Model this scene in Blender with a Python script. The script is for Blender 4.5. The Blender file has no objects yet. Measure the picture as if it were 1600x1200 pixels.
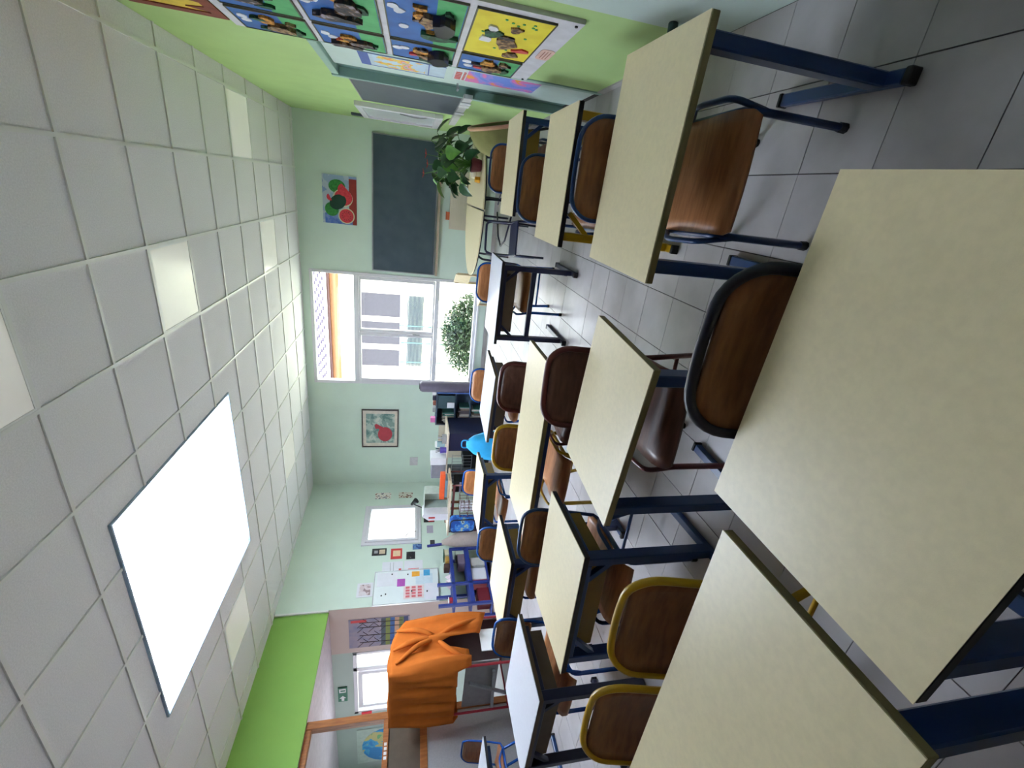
import bpy, math, random
from mathutils import Vector, Matrix
random.seed(7)
sc = bpy.context.scene
COL = sc.collection
CH, HC, XR = 1.3402, 3.0626, 0.773

# ------------------------------------------------------------------ camera
cd = bpy.data.cameras.new('camera'); cam = bpy.data.objects.new('camera', cd); COL.objects.link(cam)
cd.sensor_fit = 'HORIZONTAL'; cd.sensor_width = 36.0; cd.lens = 685.6 / 1600 * 36.0
cd.clip_start = 0.02; cd.clip_end = 200
R = Matrix([[0.91238, 0.408402, 0.02775], [0.117679, -0.196761, -0.973364], [-0.392063, 0.891343, -0.227581]])
# rows of (B R): right, down, forward of the upright picture
right, down, fwd = Vector(R[0]), Vector(R[1]), Vector(R[2])
cam.matrix_world = Matrix(((down.x, right.x, -fwd.x, 0), (down.y, right.y, -fwd.y, 0), (down.z, right.z, -fwd.z, CH), (0, 0, 0, 1)))
sc.camera = cam

# ------------------------------------------------------------------ world, sun, exposure
w = bpy.data.worlds.new('sky'); sc.world = w; w.use_nodes = True
nt = w.node_tree; bg = nt.nodes['Background']
tc = nt.nodes.new('ShaderNodeTexCoord'); sx = nt.nodes.new('ShaderNodeSeparateXYZ'); cr = nt.nodes.new('ShaderNodeValToRGB')
nt.links.new(tc.outputs['Generated'], sx.inputs[0]); nt.links.new(sx.outputs['Z'], cr.inputs[0]); nt.links.new(cr.outputs[0], bg.inputs[0])
cr.color_ramp.elements[0].color = (0.27, 0.28, 0.30, 1); cr.color_ramp.elements[1].color = (0.82, 0.91, 1.0, 1); cr.color_ramp.elements[1].position = 0.8
bg.inputs[1].default_value = 6.0
sd = bpy.data.lights.new('sun', 'SUN'); sun = bpy.data.objects.new('sun', sd); COL.objects.link(sun)
sd.energy = 2.2; sd.angle = 0.02; sd.color = (1.0, 0.96, 0.9)
az = Vector((0.48, -0.87, 0)).normalized(); el = math.radians(40)
sun.rotation_euler = (az * math.cos(el) + Vector((0, 0, math.sin(el)))).to_track_quat('Z', 'Y').to_euler()
sc.view_settings.view_transform = 'Standard'; sc.view_settings.look = 'None'
sc.view_settings.gamma = 1; sc.view_settings.use_curve_mapping = False
sc.view_settings.exposure = 2.22
sc.cycles.max_bounces = 10; sc.cycles.diffuse_bounces = 8; sc.cycles.transmission_bounces = 8
sc.cycles.sample_clamp_indirect = 8; sc.cycles.use_denoising = True
def portal(loc, rot, sx_, sy_):
    l = bpy.data.lights.new('daylight_portal', 'AREA'); o = bpy.data.objects.new('daylight_portal', l); COL.objects.link(o)
    l.shape = 'RECTANGLE'; l.size = sx_; l.size_y = sy_; l.cycles.is_portal = True; o.location = loc; o.rotation_euler = rot
portal((-2.4, 7.80, 1.58), (math.radians(-90), 0, 0), 1.95, 2.75)
portal((-3.0, 3.40, HC + 0.42), (0, 0, 0), 1.9, 1.9)

# ------------------------------------------------------------------ helpers
def lin(c):
    return tuple((x / 255 / 12.92) if x / 255 <= 0.04045 else ((x / 255 + 0.055) / 1.055) ** 2.4 for x in c)
MATS = {}
def mat(name, rgb, rough=0.6, spec=0.5, metal=0.0, noise=0.06, scale=14, bump=0.0, bscale=200, rgb2=None, stretch=(1, 1, 1), detail=4, coat=0):
    if name in MATS: return MATS[name]
    m = bpy.data.materials.new(name); m.use_nodes = True; n = m.node_tree; b = n.nodes['Principled BSDF']
    c = lin(rgb); c2 = lin(rgb2) if rgb2 else tuple(x * (1 - noise * 2.2) for x in c)
    t = n.nodes.new('ShaderNodeTexCoord'); mp = n.nodes.new('ShaderNodeMapping'); mp.inputs['Scale'].default_value = stretch
    nz = n.nodes.new('ShaderNodeTexNoise'); nz.inputs['Scale'].default_value = scale; nz.inputs['Detail'].default_value = detail
    r = n.nodes.new('ShaderNodeValToRGB'); r.color_ramp.elements[0].position = 0.35; r.color_ramp.elements[1].position = 0.65
    r.color_ramp.elements[0].color = (*c2, 1); r.color_ramp.elements[1].color = (*c, 1)
    n.links.new(t.outputs['Object'], mp.inputs[0]); n.links.new(mp.outputs[0], nz.inputs['Vector'])
    n.links.new(nz.outputs['Fac'], r.inputs[0]); n.links.new(r.outputs[0], b.inputs['Base Color'])
    b.inputs['Roughness'].default_value = rough; b.inputs['Specular IOR Level'].default_value = spec; b.inputs['Metallic'].default_value = metal
    b.inputs['Coat Weight'].default_value = coat
    if bump:
        n2 = n.nodes.new('ShaderNodeTexNoise'); n2.inputs['Scale'].default_value = bscale; n2.inputs['Detail'].default_value = 3
        bp = n.nodes.new('ShaderNodeBump'); bp.inputs['Strength'].default_value = bump; bp.inputs['Distance'].default_value = 0.002
        n.links.new(t.outputs['Object'], n2.inputs['Vector']); n.links.new(n2.outputs['Fac'], bp.inputs['Height']); n.links.new(bp.outputs[0], b.inputs['Normal'])
    MATS[name] = m; return m
def ramp_mat(name, stops, scale=6, rough=0.7, kind='noise', stretch=(1, 1, 1), dist=0.0):
    if name in MATS: return MATS[name]
    m = bpy.data.materials.new(name); m.use_nodes = True; n = m.node_tree; b = n.nodes['Principled BSDF']
    t = n.nodes.new('ShaderNodeTexCoord'); mp = n.nodes.new('ShaderNodeMapping'); mp.inputs['Scale'].default_value = stretch
    if kind == 'noise':
        z = n.nodes.new('ShaderNodeTexNoise'); z.inputs['Detail'].default_value = 3; z.inputs['Distortion'].default_value = dist; out = z.outputs['Fac']
    elif kind == 'voronoi':
        z = n.nodes.new('ShaderNodeTexVoronoi'); out = z.outputs['Color']
    else:
        z = n.nodes.new('ShaderNodeTexWave'); z.inputs['Distortion'].default_value = dist; out = z.outputs['Fac']
    z.inputs['Scale'].default_value = scale
    r = n.nodes.new('ShaderNodeValToRGB'); r.color_ramp.interpolation = 'CONSTANT' if kind != 'wave' else 'LINEAR'
    for i, (p, c) in enumerate(stops):
        e = r.color_ramp.elements[i] if i < 2 else r.color_ramp.elements.new(p)
        e.position = p; e.color = (*lin(c), 1)
    n.links.new(t.outputs['Object'], mp.inputs[0]); n.links.new(mp.outputs[0], z.inputs['Vector'])
    n.links.new(out, r.inputs[0]); n.links.new(r.outputs[0], b.inputs['Base Color']); b.inputs['Roughness'].default_value = rough
    MATS[name] = m; return m
def emit_mat(name, rgb, s):
    m = bpy.data.materials.new(name); m.use_nodes = True; n = m.node_tree; b = n.nodes['Principled BSDF']
    b.inputs['Base Color'].default_value = (*lin(rgb), 1); b.inputs['Emission Color'].default_value = (*lin(rgb), 1); b.inputs['Emission Strength'].default_value = s
    MATS[name] = m; return m

class MB:
    def __init__(s): s.v = []; s.f = []; s.m = []; s.cur = 0
    def add(s, vs, fs):
        k = len(s.v); s.v += [tuple(p) for p in vs]; s.f += [tuple(i + k for i in f) for f in fs]; s.m += [s.cur] * len(fs); return s
    def box(s, x0, x1, y0, y1, z0, z1, M=None):
        vs = [Vector((x, y, z)) for z in (z0, z1) for y in (y0, y1) for x in (x0, x1)]
        if M is not None: vs = [M @ p for p in vs]
        return s.add(vs, [(0, 2, 3, 1), (4, 5, 7, 6), (0, 1, 5, 4), (2, 6, 7, 3), (0, 4, 6, 2), (1, 3, 7, 5)])
    def bar(s, a, b, wx, wz, up=(0, 0, 1)):
        a = Vector(a); b = Vector(b); d = (b - a).normalized(); u = Vector(up)
        if abs(d.dot(u)) > 0.98: u = Vector((0, 1, 0))
        r = d.cross(u).normalized(); u = r.cross(d)
        vs = []
        for p in (a, b):
            for i, j in ((-1, -1), (1, -1), (1, 1), (-1, 1)): vs.append(p + r * i * wx / 2 + u * j * wz / 2)
        return s.add(vs, [(0, 1, 2, 3), (7, 6, 5, 4), (0, 4, 5, 1), (1, 5, 6, 2), (2, 6, 7, 3), (3, 7, 4, 0)])
    def tube(s, pts, r, n=8, caps=True, closed=False):
        P = [Vector(p) for p in pts]; N = len(P); vs = []; fs = []
        ref = None
        for i, p in enumerate(P):
            if closed: d = (P[(i + 1) % N] - P[i - 1])
            else: d = P[min(i + 1, N - 1)] - P[max(i - 1, 0)]
            d.normalize()
            if ref is None:
                ref = Vector((0, 0, 1)) if abs(d.z) < 0.9 else Vector((1, 0, 0))
            a = d.cross(ref)
            if a.length < 1e-4: a = d.cross(Vector((0, 1, 0.1)))
            a.normalize(); b = a.cross(d).normalized(); ref = b
            rr = r[i] if isinstance(r, (list, tuple)) else r
            for k in range(n):
                t = 2 * math.pi * k / n; vs.append(p + (a * math.cos(t) + b * math.sin(t)) * rr)
        for i in range(N if closed else N - 1):
            j = (i + 1) % N
            for k in range(n): fs.append((i * n + k, i * n + (k + 1) % n, j * n + (k + 1) % n, j * n + k))
        if caps and not closed: fs.append(tuple(range(n - 1, -1, -1))); fs.append(tuple((N - 1) * n + k for k in range(n)))
        return s.add(vs, fs)
    def prism(s, poly, z0, z1, M=None):
        n = len(poly); vs = [Vector((x, y, z)) for z in (z0, z1) for x, y in poly]
        if M is not None: vs = [M @ p for p in vs]
        return s.add(vs, [tuple(range(n - 1, -1, -1)), tuple(range(n, 2 * n))] + [(i, (i + 1) % n, n + (i + 1) % n, n + i) for i in range(n)])
    def cone(s, c, r0, r1, h, n=16):
        vs = [(c[0] + r * math.cos(2 * math.pi * k / n), c[1] + r * math.sin(2 * math.pi * k / n), c[2] + z) for r, z in ((r0, 0), (r1, h)) for k in range(n)]
        return s.add(vs, [tuple(range(n - 1, -1, -1)), tuple(range(n, 2 * n))] + [(k, (k + 1) % n, n + (k + 1) % n, n + k) for k in range(n)])
    def build(s, name, m, parent=None, loc=None, rz=0, smooth=False, bevel=0, kind=None, seg=1):
        me = bpy.data.meshes.new(name); me.from_pydata(s.v, [], s.f); me.update()
        for x in (m if isinstance(m, (list, tuple)) else [m]): me.materials.append(x)
        for p, i in zip(me.polygons, s.m): p.material_index = i
        if smooth:
            for p in me.polygons: p.use_smooth = len(p.vertices) <= 4
        o = bpy.data.objects.new(name, me); COL.objects.link(o)
        if parent is not None: o.parent = parent
        if loc is not None: o.location = loc
        o.rotation_euler = (0, 0, rz)
        if bevel:
            b = o.modifiers.new('bevel', 'BEVEL'); b.width = bevel; b.segments = seg; b.limit_method = 'ANGLE'; b.angle_limit = math.radians(40)
        if kind: o['kind'] = kind
        return o
def tag(o, label=None, cat=None, group=None, kind=None):
    if label: o['label'] = label
    if cat: o['category'] = cat
    if group: o['group'] = group
    if kind: o['kind'] = kind
    return o
def thing(name, label, cat, loc=(0, 0, 0), rz=0, group=None):
    o = bpy.data.objects.new(name, None); COL.objects.link(o); o.location = loc; o.rotation_euler = (0, 0, rz); o.empty_display_size = 0.1
    return tag(o, label, cat, group)
def copy_tree(o, parent=None):
    c = o.copy(); COL.objects.link(c)
    if parent is not None: c.parent = parent
    for ch in list(o.children): copy_tree(ch, c)
    return c
def rrect(w, h, r, n=5, cx=0, cy=0):
    out = []
    for sx_, sy_, a0 in ((1, 1, 0), (-1, 1, 90), (-1, -1, 180), (1, -1, 270)):
        for k in range(n + 1):
            a = math.radians(a0 + 90 * k / n); out.append((cx + sx_ * (w / 2 - r) + r * math.cos(a), cy + sy_ * (h / 2 - r) + r * math.sin(a)))
    return out
def smoothpath(pts, n=5, r=0.04):
    P = [Vector(p) for p in pts]; out = [P[0]]
    for i in range(1, len(P) - 1):
        a = (P[i - 1] - P[i]); b = (P[i + 1] - P[i]); ra = min(r, a.length * 0.45, b.length * 0.45)
        A = P[i] + a.normalized() * ra; B_ = P[i] + b.normalized() * ra
        for k in range(n + 1):
            t = k / n; out.append(A * (1 - t) ** 2 + P[i] * 2 * t * (1 - t) + B_ * t * t)
    out.append(P[-1]); return out
RXZ = Matrix(((1, 0, 0, 0), (0, 0, 1, 0), (0, 1, 0, 0), (0, 0, 0, 1)))   # polygon in x,z, depth along y

# wall frames: local x along the wall, local -y into the room
LC = Vector((-5.465, 7.408)); RC = Vector((0.773, 7.726)); LE = Vector((-5.69, 4.764))
TB = math.atan2(RC.y - LC.y, RC.x - LC.x); TL = math.atan2(LC.y - LE.y, LC.x - LE.x)
def bs(X): return (X - LC.x) / math.cos(TB)
def ls(Y): return (Y - LE.y) / math.sin(TL)
def rs(Y): return 7.726 - Y
BLOC, LLOC, RLOC = (LC.x, LC.y, 0), (LE.x, LE.y, 0), (XR, 7.726, 0)
FR = {'b': (BLOC, TB, bs), 'l': (LLOC, TL, ls), 'r': (RLOC, -math.pi / 2, rs)}

# ------------------------------------------------------------------ materials
M_wall_g = mat('sage_paint', (208, 224, 211), 0.75, 0.3, noise=0.02, scale=3, bump=0.25, bscale=350)
M_wall_l = mat('lime_paint', (178, 208, 138), 0.7, 0.3, noise=0.03, scale=3, bump=0.25, bscale=350)
M_wall_p = mat('pale_green_paint', (196, 212, 204), 0.6, 0.3, noise=0.02, scale=3, bump=0.2, bscale=300)
M_beam = mat('grass_green_paint', (140, 184, 92), 0.75, 0.3, noise=0.02, scale=3, bump=0.25, bscale=350)
M_beige = mat('pinkish_beige_paint', (196, 178, 170), 0.75, 0.3, noise=0.03, scale=2)
M_tile = mat('grey_floor_tile', (184, 179, 180), 0.34, 0.4, noise=0.05, scale=5, bump=0.05, bscale=60)
M_grout = mat('dark_grout', (92, 88, 88), 0.8, 0.2)
M_ctile = mat('ceiling_tile_fibre', (231, 228, 230), 0.9, 0.2, noise=0.05, scale=120, bump=0.5, bscale=260)
M_cgrid = mat('ceiling_grid_white', (222, 221, 218), 0.35, 0.5, noise=0.01)
M_trimw = mat('white_window_plastic', (214, 212, 218), 0.35, 0.5, noise=0.01)
M_white = mat('white_paint', (225, 225, 224), 0.5, 0.4, noise=0.01)
M_doorf = mat('blue_green_door_paint', (150, 184, 172), 0.45, 0.4, noise=0.02)
M_doorl = mat('pale_door_leaf', (200, 220, 214), 0.4, 0.4, noise=0.02)
M_top = mat('cream_laminate', (231, 215, 176), 0.36, 0.45, noise=0.025, scale=60, bump=0.08, bscale=500)
M_topw = mat('white_laminate', (214, 216, 224), 0.3, 0.5, noise=0.02, scale=60)
M_edge = mat('olive_brown_edge', (138, 126, 84), 0.5, 0.4)
M_edgek = mat('dark_edge_band', (38, 36, 40), 0.5, 0.4)
M_blue = mat('dark_blue_enamel', (22, 56, 104), 0.3, 0.5, noise=0.04)
M_blueb = mat('bright_blue_enamel', (28, 82, 164), 0.25, 0.5, noise=0.04)
M_navy = mat('navy_enamel', (28, 32, 62), 0.35, 0.5, noise=0.04)
M_yel = mat('mustard_enamel', (190, 148, 16), 0.3, 0.5, noise=0.04)
M_mar = mat('maroon_enamel', (104, 48, 46), 0.3, 0.5, noise=0.04)
M_oliveb = mat('olive_book_tray', (132, 106, 30), 0.5, 0.4, noise=0.05)
M_brownb = mat('brown_book_tray', (100, 84, 66), 0.6, 0.3, noise=0.05)
M_black = mat('black_plastic', (24, 24, 28), 0.5, 0.4)
M_wood = mat('beech_plywood', (190, 128, 82), 0.38, 0.45, noise=0.1, scale=9, stretch=(1, 6, 6), rgb2=(164, 104, 62))
M_woodd = mat('brown_plywood', (150, 98, 58), 0.42, 0.45, rgb2=(122, 78, 46), scale=9, stretch=(1, 6, 6))
M_woodr = mat('reddish_brown_plywood', (118, 80, 66), 0.35, 0.5, rgb2=(98, 64, 54), scale=9, stretch=(1, 6, 6))
M_frame_w = mat('orange_brown_wood', (176, 112, 60), 0.5, 0.4, rgb2=(150, 92, 50), scale=6, stretch=(8, 8, 1))
M_orange = mat('orange_cloth', (196, 106, 38), 0.85, 0.2, noise=0.05, scale=10, bump=0.4, bscale=300)
M_red = mat('red_enamel', (190, 44, 62), 0.35, 0.5)
M_grey = mat('mid_grey_plastic', (150, 150, 152), 0.5, 0.4)
M_dgrey = mat('dark_grey_board', (84, 92, 100), 0.55, 0.3, noise=0.03)
M_slate = mat('slate_blackboard', (74, 88, 98), 0.5, 0.35, noise=0.08, scale=5, rgb2=(64, 78, 88))
M_alu = mat('aluminium', (170, 172, 175), 0.35, 0.5, metal=0.7)
M_paper = mat('white_paper', (222, 222, 228), 0.7, 0.3, noise=0.02)
M_cream = mat('cream_metal', (216, 206, 186), 0.5, 0.4, noise=0.02)
M_leaf = mat('dark_green_leaf', (40, 84, 44), 0.35, 0.5, rgb2=(28, 62, 34), scale=12)
M_leafl = mat('light_green_leaf', (96, 150, 60), 0.4, 0.5, rgb2=(70, 120, 44), scale=12)
def M_glass():
    if 'clear_glass' in MATS: return MATS['clear_glass']
    m = bpy.data.materials.new('clear_glass'); m.use_nodes = True; n = m.node_tree; n.nodes.clear()
    o = n.nodes.new('ShaderNodeOutputMaterial'); mx = n.nodes.new('ShaderNodeMixShader'); t = n.nodes.new('ShaderNodeBsdfTransparent'); g = n.nodes.new('ShaderNodeBsdfGlossy')
    g.inputs['Roughness'].default_value = 0.02; t.inputs[0].default_value = (.84, .86, .86, 1); fr = n.nodes.new('ShaderNodeFresnel'); fr.inputs[0].default_value = 1.45
    gm_ = n.nodes.new('ShaderNodeNewGeometry'); iv = n.nodes.new('ShaderNodeMath'); iv.operation = 'SUBTRACT'; iv.inputs[0].default_value = 1; n.links.new(gm_.outputs['Backfacing'], iv.inputs[1])
    ml = n.nodes.new('ShaderNodeMath'); ml.operation = 'MULTIPLY'; n.links.new(fr.outputs[0], ml.inputs[0]); n.links.new(iv.outputs[0], ml.inputs[1]); n.links.new(ml.outputs[0], mx.inputs[0]); n.links.new(t.outputs[0], mx.inputs[1]); n.links.new(g.outputs[0], mx.inputs[2]); n.links.new(mx.outputs[0], o.inputs[0])
    MATS['clear_glass'] = m; return m

# ------------------------------------------------------------------ floor
_n = M_tile.node_tree; _g = _n.nodes.new('ShaderNodeNewGeometry'); _z = _n.nodes.new('ShaderNodeTexNoise'); _z.inputs['Scale'].default_value = 1.7; _z.inputs['Detail'].default_value = 5
_r = _n.nodes.new('ShaderNodeValToRGB'); _r.color_ramp.elements[0].position = .32; _r.color_ramp.elements[1].position = .56; _r.color_ramp.elements[0].color = (.72, .70, .66, 1); _r.color_ramp.elements[1].color = (1, 1, 1, 1)
_m = _n.nodes.new('ShaderNodeMixRGB'); _m.blend_type = 'MULTIPLY'; _m.inputs[0].default_value = 1
_b = _n.nodes['Principled BSDF']; _src = _b.inputs['Base Color'].links[0].from_socket
_n.links.new(_g.outputs['Position'], _z.inputs['Vector']); _n.links.new(_z.outputs['Fac'], _r.inputs[0]); _n.links.new(_src, _m.inputs[1]); _n.links.new(_r.outputs[0], _m.inputs[2]); _n.links.new(_m.outputs[0], _b.inputs['Base Color'])
fb = MB(); fb.box(-5.95, XR + 0.2, -2.2, 8.0, -0.12, -0.004); floor = fb.build('floor', M_grout, kind='structure')
fx, fy = 0.2911990872, 0.2814132120; fy0 = 4.045425437
cells = []
for i in range(0, 23):
    for k in range(-15, 23):
        x1 = XR - i * fx; x0 = max(x1 - fx, -5.8); y0 = fy0 - (k + 1) * fy; y1 = y0 + fy
        if x1 - x0 < 0.03 or y0 < -2.2 or y0 > 7.6: continue
        cells.append((x0, x1, y0, y1))
def near_key(c):
    x = (c[0] + c[1]) / 2; y = (c[2] + c[3]) / 2
    vis = y > 0.3 and -1.9 * y - 0.9 < x < 0.8
    return (0 if vis else 1, x * x + y * y)
cells.sort(key=near_key)
full = MB(); full.box(-fx / 2 + 0.0022, fx / 2 - 0.0022, -fy / 2 + 0.0014, fy / 2 - 0.0014, -0.012, 0)
fmesh = None
rest = MB()
for n_, (x0, x1, y0, y1) in enumerate(cells):
    if n_ < 300 and x1 - x0 > fx - 0.001:
        if fmesh is None:
            o = full.build('floor_tile', M_tile, parent=floor, loc=((x0 + x1) / 2, (y0 + y1) / 2, 0)); fmesh = o.data
        else:
            o = bpy.data.objects.new('floor_tile', fmesh); COL.objects.link(o); o.parent = floor; o.location = ((x0 + x1) / 2, (y0 + y1) / 2, random.uniform(-.0006, .0004))
    else:
        rest.box(x0 + 0.0022, x1 - 0.0022, y0 + 0.0014, y1 - 0.0014, -0.012, 0)
rest.build('distant_floor_tiles', M_tile, parent=floor, kind='stuff')

# ------------------------------------------------------------------ walls
def wall(name, key, s0, s1, z0, z1, holes, m, th=0.22):
    """wall slab with rectangular holes (s0,s1,z0,z1), built from boxes"""
    xs = sorted({s0, s1} | {h[0] for h in holes} | {h[1] for h in holes}); b = MB()
    for a, c in zip(xs[:-1], xs[1:]):
        cuts = sorted([(h[2], h[3]) for h in holes if h[0] <= a + 1e-6 and h[1] >= c - 1e-6]); z = z0
        for p, q in cuts:
            if p > z: b.box(a, c, 0, th, z, p)
            z = q
        if z < z1: b.box(a, c, 0, th, z, z1)
    loc, rz, _ = FR[key]
    return b.build(name, m, loc=loc, rz=rz, kind='structure')
WX0, WX1, WZ0, WZ1 = bs(-3.375), bs(-1.435), 0.22, 2.95
wall('wall_back', 'b', -0.3, bs(XR) + 0.25, 0, 3.5, [(WX0, WX1, WZ0, WZ1)], M_wall_g)
SW0, SW1, SZ0, SZ1 = ls(5.87), ls(6.77), 1.07, 2.05
wall('wall_left', 'l', 0, ls(7.408) + 0.2, 0, 3.5, [(SW0, SW1, SZ0, SZ1)], M_wall_g)
D0, D1 = rs(4.68), rs(3.70)
wall('wall_right', 'r', -0.3, rs(2.29), 0, 3.5, [(D0, D1, 0, 2.0)], M_wall_l)
wb = MB(); wb.box(XR, XR + 0.22, -2.2, 2.29, 0, 3.5); wb.build('wall_right', M_wall_p, kind='structure')
wb = MB(); wb.box(-10, XR + 0.25, -2.4, -2.2, 0, 3.5); wb.build('wall_front', mat('dark_brown_unseen_wall', (96, 76, 58), .6), kind='structure')  # unseen wall behind the camera, coloured dark to dim the near foreground
# bulkhead over the opening to the side room, its edge strip, and the side room
bh = MB(); bh.box(-5.76, -5.72, -2.2, 4.764, 2.37, 3.5); bh.build('wall_left_bulkhead'.replace('_bulkhead', ''), M_beam, kind='structure')
tr = MB(); tr.box(-5.715, -5.69, 4.74, 4.772, 2.37, HC); tr.build('trim_1', M_white, kind='structure')
AX0, AX1, AZ0, AZ1 = -8.15, -6.66, 1.0, 2.07
sb = MB()
for a in ((-6.60, -5.69, 0, 2.42), (-6.66, -6.60, 0, 2.42), (-8.15, -6.66, 0, AZ0), (-8.15, -6.66, AZ1, 2.42), (-10, -8.15, 0, 2.42)): sb.box(a[0], a[1], 4.775, 4.95, a[2], a[3])
M_grn2 = mat('grey_green_paint', (172, 186, 178), 0.75, 0.3, noise=0.02, scale=3)
sbw = MB(); sbw.box(-6.64, -5.70, 4.764, 4.775, 0, 2.37); sbw.build('wall_side_room_panel', M_beige, kind='structure')
sb.build('wall_side_room', M_grn2, kind='structure')
s2 = MB(); s2.box(-10.2, -10, -2.2, 4.95, 0, .9).box(-10.2, -10, -2.2, 4.95, 2.1, 2.42).box(-10.2, -10, -2.2, -1.5, .9, 2.1).box(-10.2, -10, 3.0, 4.95, .9, 2.1); s2.build('wall_side_room_left', M_grn2, kind='structure')  # unseen opening added in this wall to brighten the side room
s3 = MB(); s3.box(-10, -5.765, -2.2, 4.775, 2.372, 2.5); s3.build('ceiling_side_room', mat('pinkish_white_paint', (226, 212, 218), 0.7, 0.3), kind='structure')
s4 = MB(); s4.box(-10, -5.95, -2.2, 4.95, -0.12, 0); s4.build('floor_side_room', mat('side_floor', (170, 168, 168), 0.35), kind='structure')
for zz in (0,):
    bb = MB(); bb.box(-0.3, ls(7.4), -0.012, 0, 0, 0.07)
bb = MB(); bb.box(0.0, ls(7.40), -0.012, 0, 0, 0.06); bb.build('baseboard_left', M_tile, loc=LLOC, rz=TL, kind='structure')
bb = MB(); bb.box(0.0, bs(XR), -0.012, 0, 0, 0.06); bb.build('baseboard_back', M_tile, loc=BLOC, rz=TB, kind='structure')
bb = MB(); bb.box(0.02, D0 - 0.06, -0.01, 0, 0, 0.05).box(D1 + 0.06, rs(2.29), -0.01, 0, 0, 0.05); bb.build('baseboard_right', M_tile, loc=RLOC, rz=-math.pi / 2, kind='structure')

# ------------------------------------------------------------------ ceiling: grid, tiles, light panels, skylight
SKY = (-3.955, -2.085, 2.465, 4.345)
gx, gy, tx, ty = 0.6188, 2.86327, 0.61, 0.590195
def minus_sky(x0, x1, y0, y1, m=0.0):
    a, b, c, d = SKY; out = []
    if x1 <= a or x0 >= b or y1 <= c or y0 >= d: return [(x0, x1, y0, y1)]
    if x0 < a: out.append((x0, a, y0, y1)); x0 = a
    if x1 > b: out.append((b, x1, y0, y1)); x1 = b
    if y0 < c: out.append((x0, x1, y0, c)); y0 = c
    if y1 > d: out.append((x0, x1, d, y1))
    return [r for r in out if r[1] - r[0] > 0.02 and r[3] - r[2] > 0.02]
cb = MB()
X0, X1, Y0, Y1 = -5.8, XR, -2.2, 7.75
g = 0.011
for i in range(0, 12):
    x = gx - i * tx
    for r in minus_sky(x - g, x + g, Y0, Y1): cb.box(r[0], r[1], r[2], r[3], HC, HC + 0.03)
for j in range(-9, 9):
    y = gy + j * ty
    if Y0 < y < Y1:
        for r in minus_sky(X0, X1, y - g, y + g): cb.box(r[0], r[1], r[2], r[3], HC + 0.0006, HC + 0.03)
ceil = cb.build('ceiling', M_cgrid, kind='structure')
vb = MB()
for r in minus_sky(X0 - .3, X1 + .2, Y0 - .1, Y1 + .2): vb.box(r[0], r[1], r[2], r[3], HC + 0.05, HC + 0.25)
vb.build('ceiling_slab', M_white, kind='structure')
LP = {(2, 1), (2, 5), (0, 4), (2, -2), (7, 5), (8, 1)}
M_lp = mat('opal_light_panel', (240, 236, 230), 0.25, 0.5, noise=0.005); _b = M_lp.node_tree.nodes['Principled BSDF']; _b.inputs['Emission Color'].default_value = (1, .96, .9, 1); _b.inputs['Emission Strength'].default_value = .028
ctm = None
for i in range(-1, 11):
    for j in range(-9, 9):
        x1 = gx - i * tx - g; x0 = x1 - tx + 2 * g; y0 = gy + j * ty + g; y1 = y0 + ty - 2 * g
        x1 = min(x1, XR - 0.003); x0 = max(x0, X0 + 0.02); y1 = min(y1, Y1); y0 = max(y0, Y0)
        if x1 - x0 < 0.05 or y1 - y0 < 0.05: continue
        if (i, j) in LP:
            t = thing('ceiling_light', {(2, 1): 'square ceiling light panel nearest the skylight, third tile from the lime wall', (2, 5): 'bright square ceiling light panel nearest the back window',
                (0, 4): 'square ceiling light panel beside the lime green wall', (2, -2): 'square ceiling light panel cut by the top edge of the picture, nearest the camera',
                (7, 5): 'square ceiling light panel near the far left corner of the room', (8, 1): 'square ceiling light panel between skylight and grass green bulkhead'}[(i, j)],
                'ceiling light', ((x0 + x1) / 2, (y0 + y1) / 2, HC + 0.004), 0, 'square light panels set in the ceiling')
            a, c = (x1 - x0) / 2, (y1 - y0) / 2
            MB().box(-a, a, -c, c, 0, 0.025).build('diffuser', M_lp, t)
            MB().box(-a, a, -c, -c + .012, -.003, 0).box(-a, a, c - .012, c, -.003, 0).box(-a, -a + .012, -c + .012, c - .012, -.003, 0).box(a - .012, a, -c + .012, c - .012, -.003, 0).build('frame', M_white, t)
            continue
        rr = minus_sky(x0, x1, y0, y1)
        if not rr: continue
        if len(rr) == 1 and abs(rr[0][1] - rr[0][0] - (tx - 2 * g)) < 1e-4 and abs(rr[0][3] - rr[0][2] - (ty - 2 * g)) < 1e-4:
            cx, cy = (x0 + x1) / 2, (y0 + y1) / 2
            if ctm is None:
                a, c = (tx - 2 * g) / 2, (ty - 2 * g) / 2
                o = MB().box(-a, a, -c, c, 0, 0.02).build('ceiling_tile', M_ctile, ceil, (cx, cy, HC + 0.010)); ctm = o.data
            else:
                o = bpy.data.objects.new('ceiling_tile', ctm); COL.objects.link(o); o.parent = ceil; o.location = (cx, cy, HC + 0.010)
        else:
            b = MB()
            for r in rr: b.box(r[0], r[1], r[2], r[3], HC + 0.010, HC + 0.030)
            b.build('ceiling_tile', M_ctile, ceil)
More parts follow.
